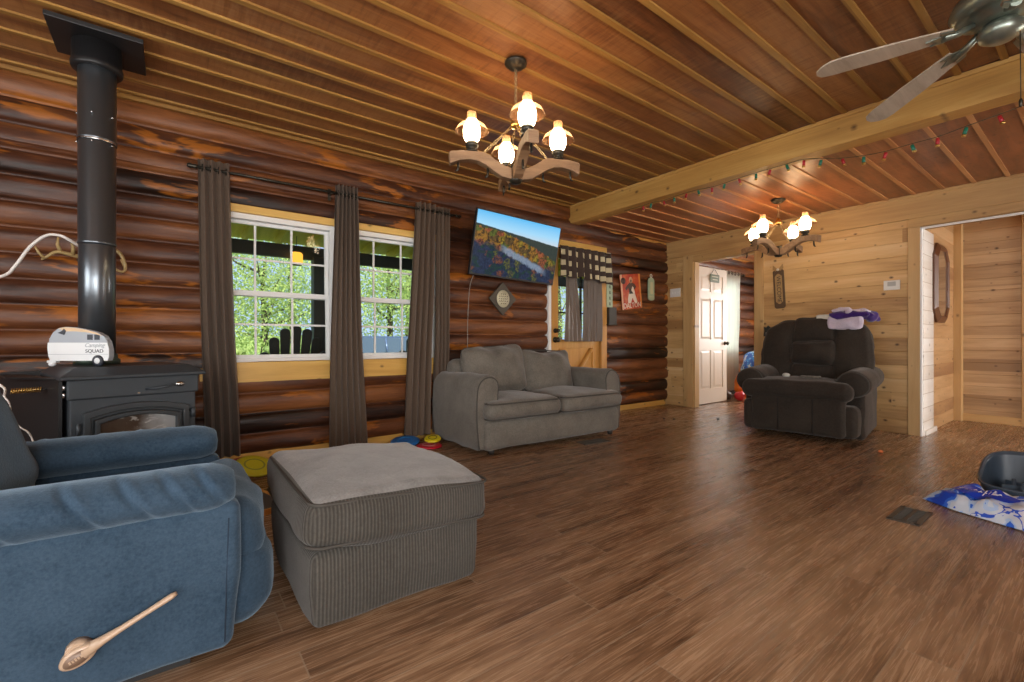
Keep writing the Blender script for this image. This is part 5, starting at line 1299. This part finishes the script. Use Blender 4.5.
for s in (-1, 1):
    for a, b in (((-1.05, s*.81, .98), (-.40, s*.63, 1.47)), ((1.55, s*.81, .98), (1.15, s*.63, 1.47)), ((.25, s*.81, .98), (.30, s*.63, 1.47))): mb.tube([a, b], .03, 6)
mb.build('roof', cp, CAR)
for x in (-1.35, 1.35):
    for s in (-1, 1):
        mb = MB(); mb.lathe([(0, s*.70), (.22, s*.70), (.33, s*.74), (.33, s*.86), (.22, s*.89), (.2, s*.87), (0, s*.87)], (x, 0, .33), 24, axis='y'); w = mb.build('wheel', M['black'], CAR)
        mb = MB(); mb.lathe([(0, s*.875), (.19, s*.872), (.2, s*.89), (0, s*.885)], (x, 0, .33), 20, axis='y'); mb.build('hubcap', M['steel'], w)
FP = thing('flower_pot', 'pot of red flowers outside, low in the right window', 'flower pot', (2.95, 6.75, -.06))
mb = MB(); mb.lathe([(0, 0), (.12, 0), (.17, .30), (.18, .32), (.16, .32), (.15, .28), (0, .28)], (0, 0, 0), 22); mb.build('pot', plain('clay', (.30, .12, .06), .7), FP)
rnd = random.Random(3); fo = MB(); bl = MB()
for k in range(260):
    p = Vector((rnd.gauss(0, .12), rnd.gauss(0, .12), .45+rnd.gauss(0, .14))); a = Vector((rnd.gauss(0, 1), rnd.gauss(0, 1), rnd.gauss(0, 1))).normalized(); b = a.orthogonal().normalized()
    fo.add([p-a*.04, p+b*.02, p+a*.04, p-b*.02], [(0, 1, 2, 3)])
fo.tube([(0, 0, .25), (0, 0, .5)], .012, 6)
for k in range(26): bl.ball((rnd.gauss(0, .12), rnd.gauss(0, .12), .60+rnd.gauss(0, .09)), .028, 5, 7)
fo.build('foliage', LV[1], FP, weld=False); bl.build('blossoms', plain('red_petals', (.65, .05, .08), .6), FP)

# unseen windows added behind the camera for light: sashes in the openings
def simple_added_window(name, axis, plane, a0, a1, z0, z1):
    mb = MB(); f = .06
    def bx(p0, p1, q0, q1):
        if axis == 'x': mb.box(p0, p1, plane-.06, plane+.02, q0, q1)
        else: mb.box(plane-.06, plane+.02, p0, p1, q0, q1)
    bx(a0, a0+f, z0, z1); bx(a1-f, a1, z0, z1); bx(a0+f, a1-f, z0, z0+f); bx(a0+f, a1-f, z1-f, z1); m = (a0+a1)/2; bx(m-.02, m+.02, z0+f, z1-f)
    struct(mb.build(name, M['vinyl']))
for i, (a, b, c, d) in enumerate(SOPS): simple_added_window('window_%d' % (4+i), 'x', SY, a, b, c, d)
for i, (a, b, c, d) in enumerate(WOPS): simple_added_window('window_%d' % (7+i), 'y', WX, a, b, c, d)

# ------------------------------------------------------------------ light
W = bpy.data.worlds.new('World'); SC.world = W; W.use_nodes = True
nt = W.node_tree; nt.nodes.clear(); o = nt.nodes.new('ShaderNodeOutputWorld'); bg = nt.nodes.new('ShaderNodeBackground')
bg.inputs[0].default_value = (.46, .63, .95, 1); bg.inputs[1].default_value = .85
nt.links.new(bg.outputs[0], o.inputs[0])
def light(name, kind, loc, rot, energy, color, size=None, **kw):
    L = bpy.data.lights.new(name, kind); L.energy = energy; L.color = color
    if size: L.shape = 'RECTANGLE'; L.size, L.size_y = size
    for k, v in kw.items(): setattr(L, k, v)
    o = bpy.data.objects.new(name, L); COL.objects.link(o); o.location = loc; o.rotation_euler = rot
    return o
light('sun', 'SUN', (0, 0, 20), (R(38), R(-16), 0), 6.5, (1, .95, .85), angle=R(1))
# fill light through the added windows behind the camera
dl = (1.0, .97, .92)
for (a, b, c, d), e in zip(SOPS, (150, 60, 70)):
    light('daylight', 'AREA', ((a+b)/2, SY-.12, (c+d)/2), (R(90), 0, 0), e, dl, (b-a, d-c))
for (a, b, c, d), e in zip(WOPS, (50, 40)):
    light('daylight', 'AREA', (WX-.12, (a+b)/2, (c+d)/2), (R(90), 0, R(-90)), e, dl, (b-a, d-c))
light('porch_light', 'POINT', (1.30, 6.3, 1.99), (0, 0, 0), 60, (1, .78, .25), shadow_soft_size=.03)
light('daylight', 'AREA', (7.6, NY+.35, 1.4), (R(-90), 0, 0), 40, (.9, .96, 1), (.85, 1.1))  # fill added outside the bedroom window to brighten its curtain
light('daylight', 'AREA', (FX+.1, 2.4, 1.4), (R(90), 0, R(90)), 60, dl, (1.0, 1.1))  # fill added at the unseen bedroom east opening to brighten the room
# ------------------------------------------------------------------ camera
cam = bpy.data.cameras.new('camera'); co = bpy.data.objects.new('camera', cam); COL.objects.link(co)
cam.sensor_width = 36; cam.lens = 455/1024*36; cam.clip_start = .02; cam.clip_end = 200
co.location = (0, 0, .95); co.rotation_euler = (R(90), 0, R(53-90))
SC.camera = co
vs_ = SC.view_settings
SC.display_settings.display_device = 'sRGB'
vs_.view_transform = 'Standard'; vs_.look = 'None'; vs_.exposure = 0.56; vs_.gamma = 1.0; vs_.use_curve_mapping = False
SC.cycles.max_bounces = 8; SC.cycles.diffuse_bounces = 4; SC.cycles.transparent_max_bounces = 16; SC.cycles.caustics_reflective = False; SC.cycles.caustics_refractive = False
SC.cycles.sample_clamp_indirect = 6
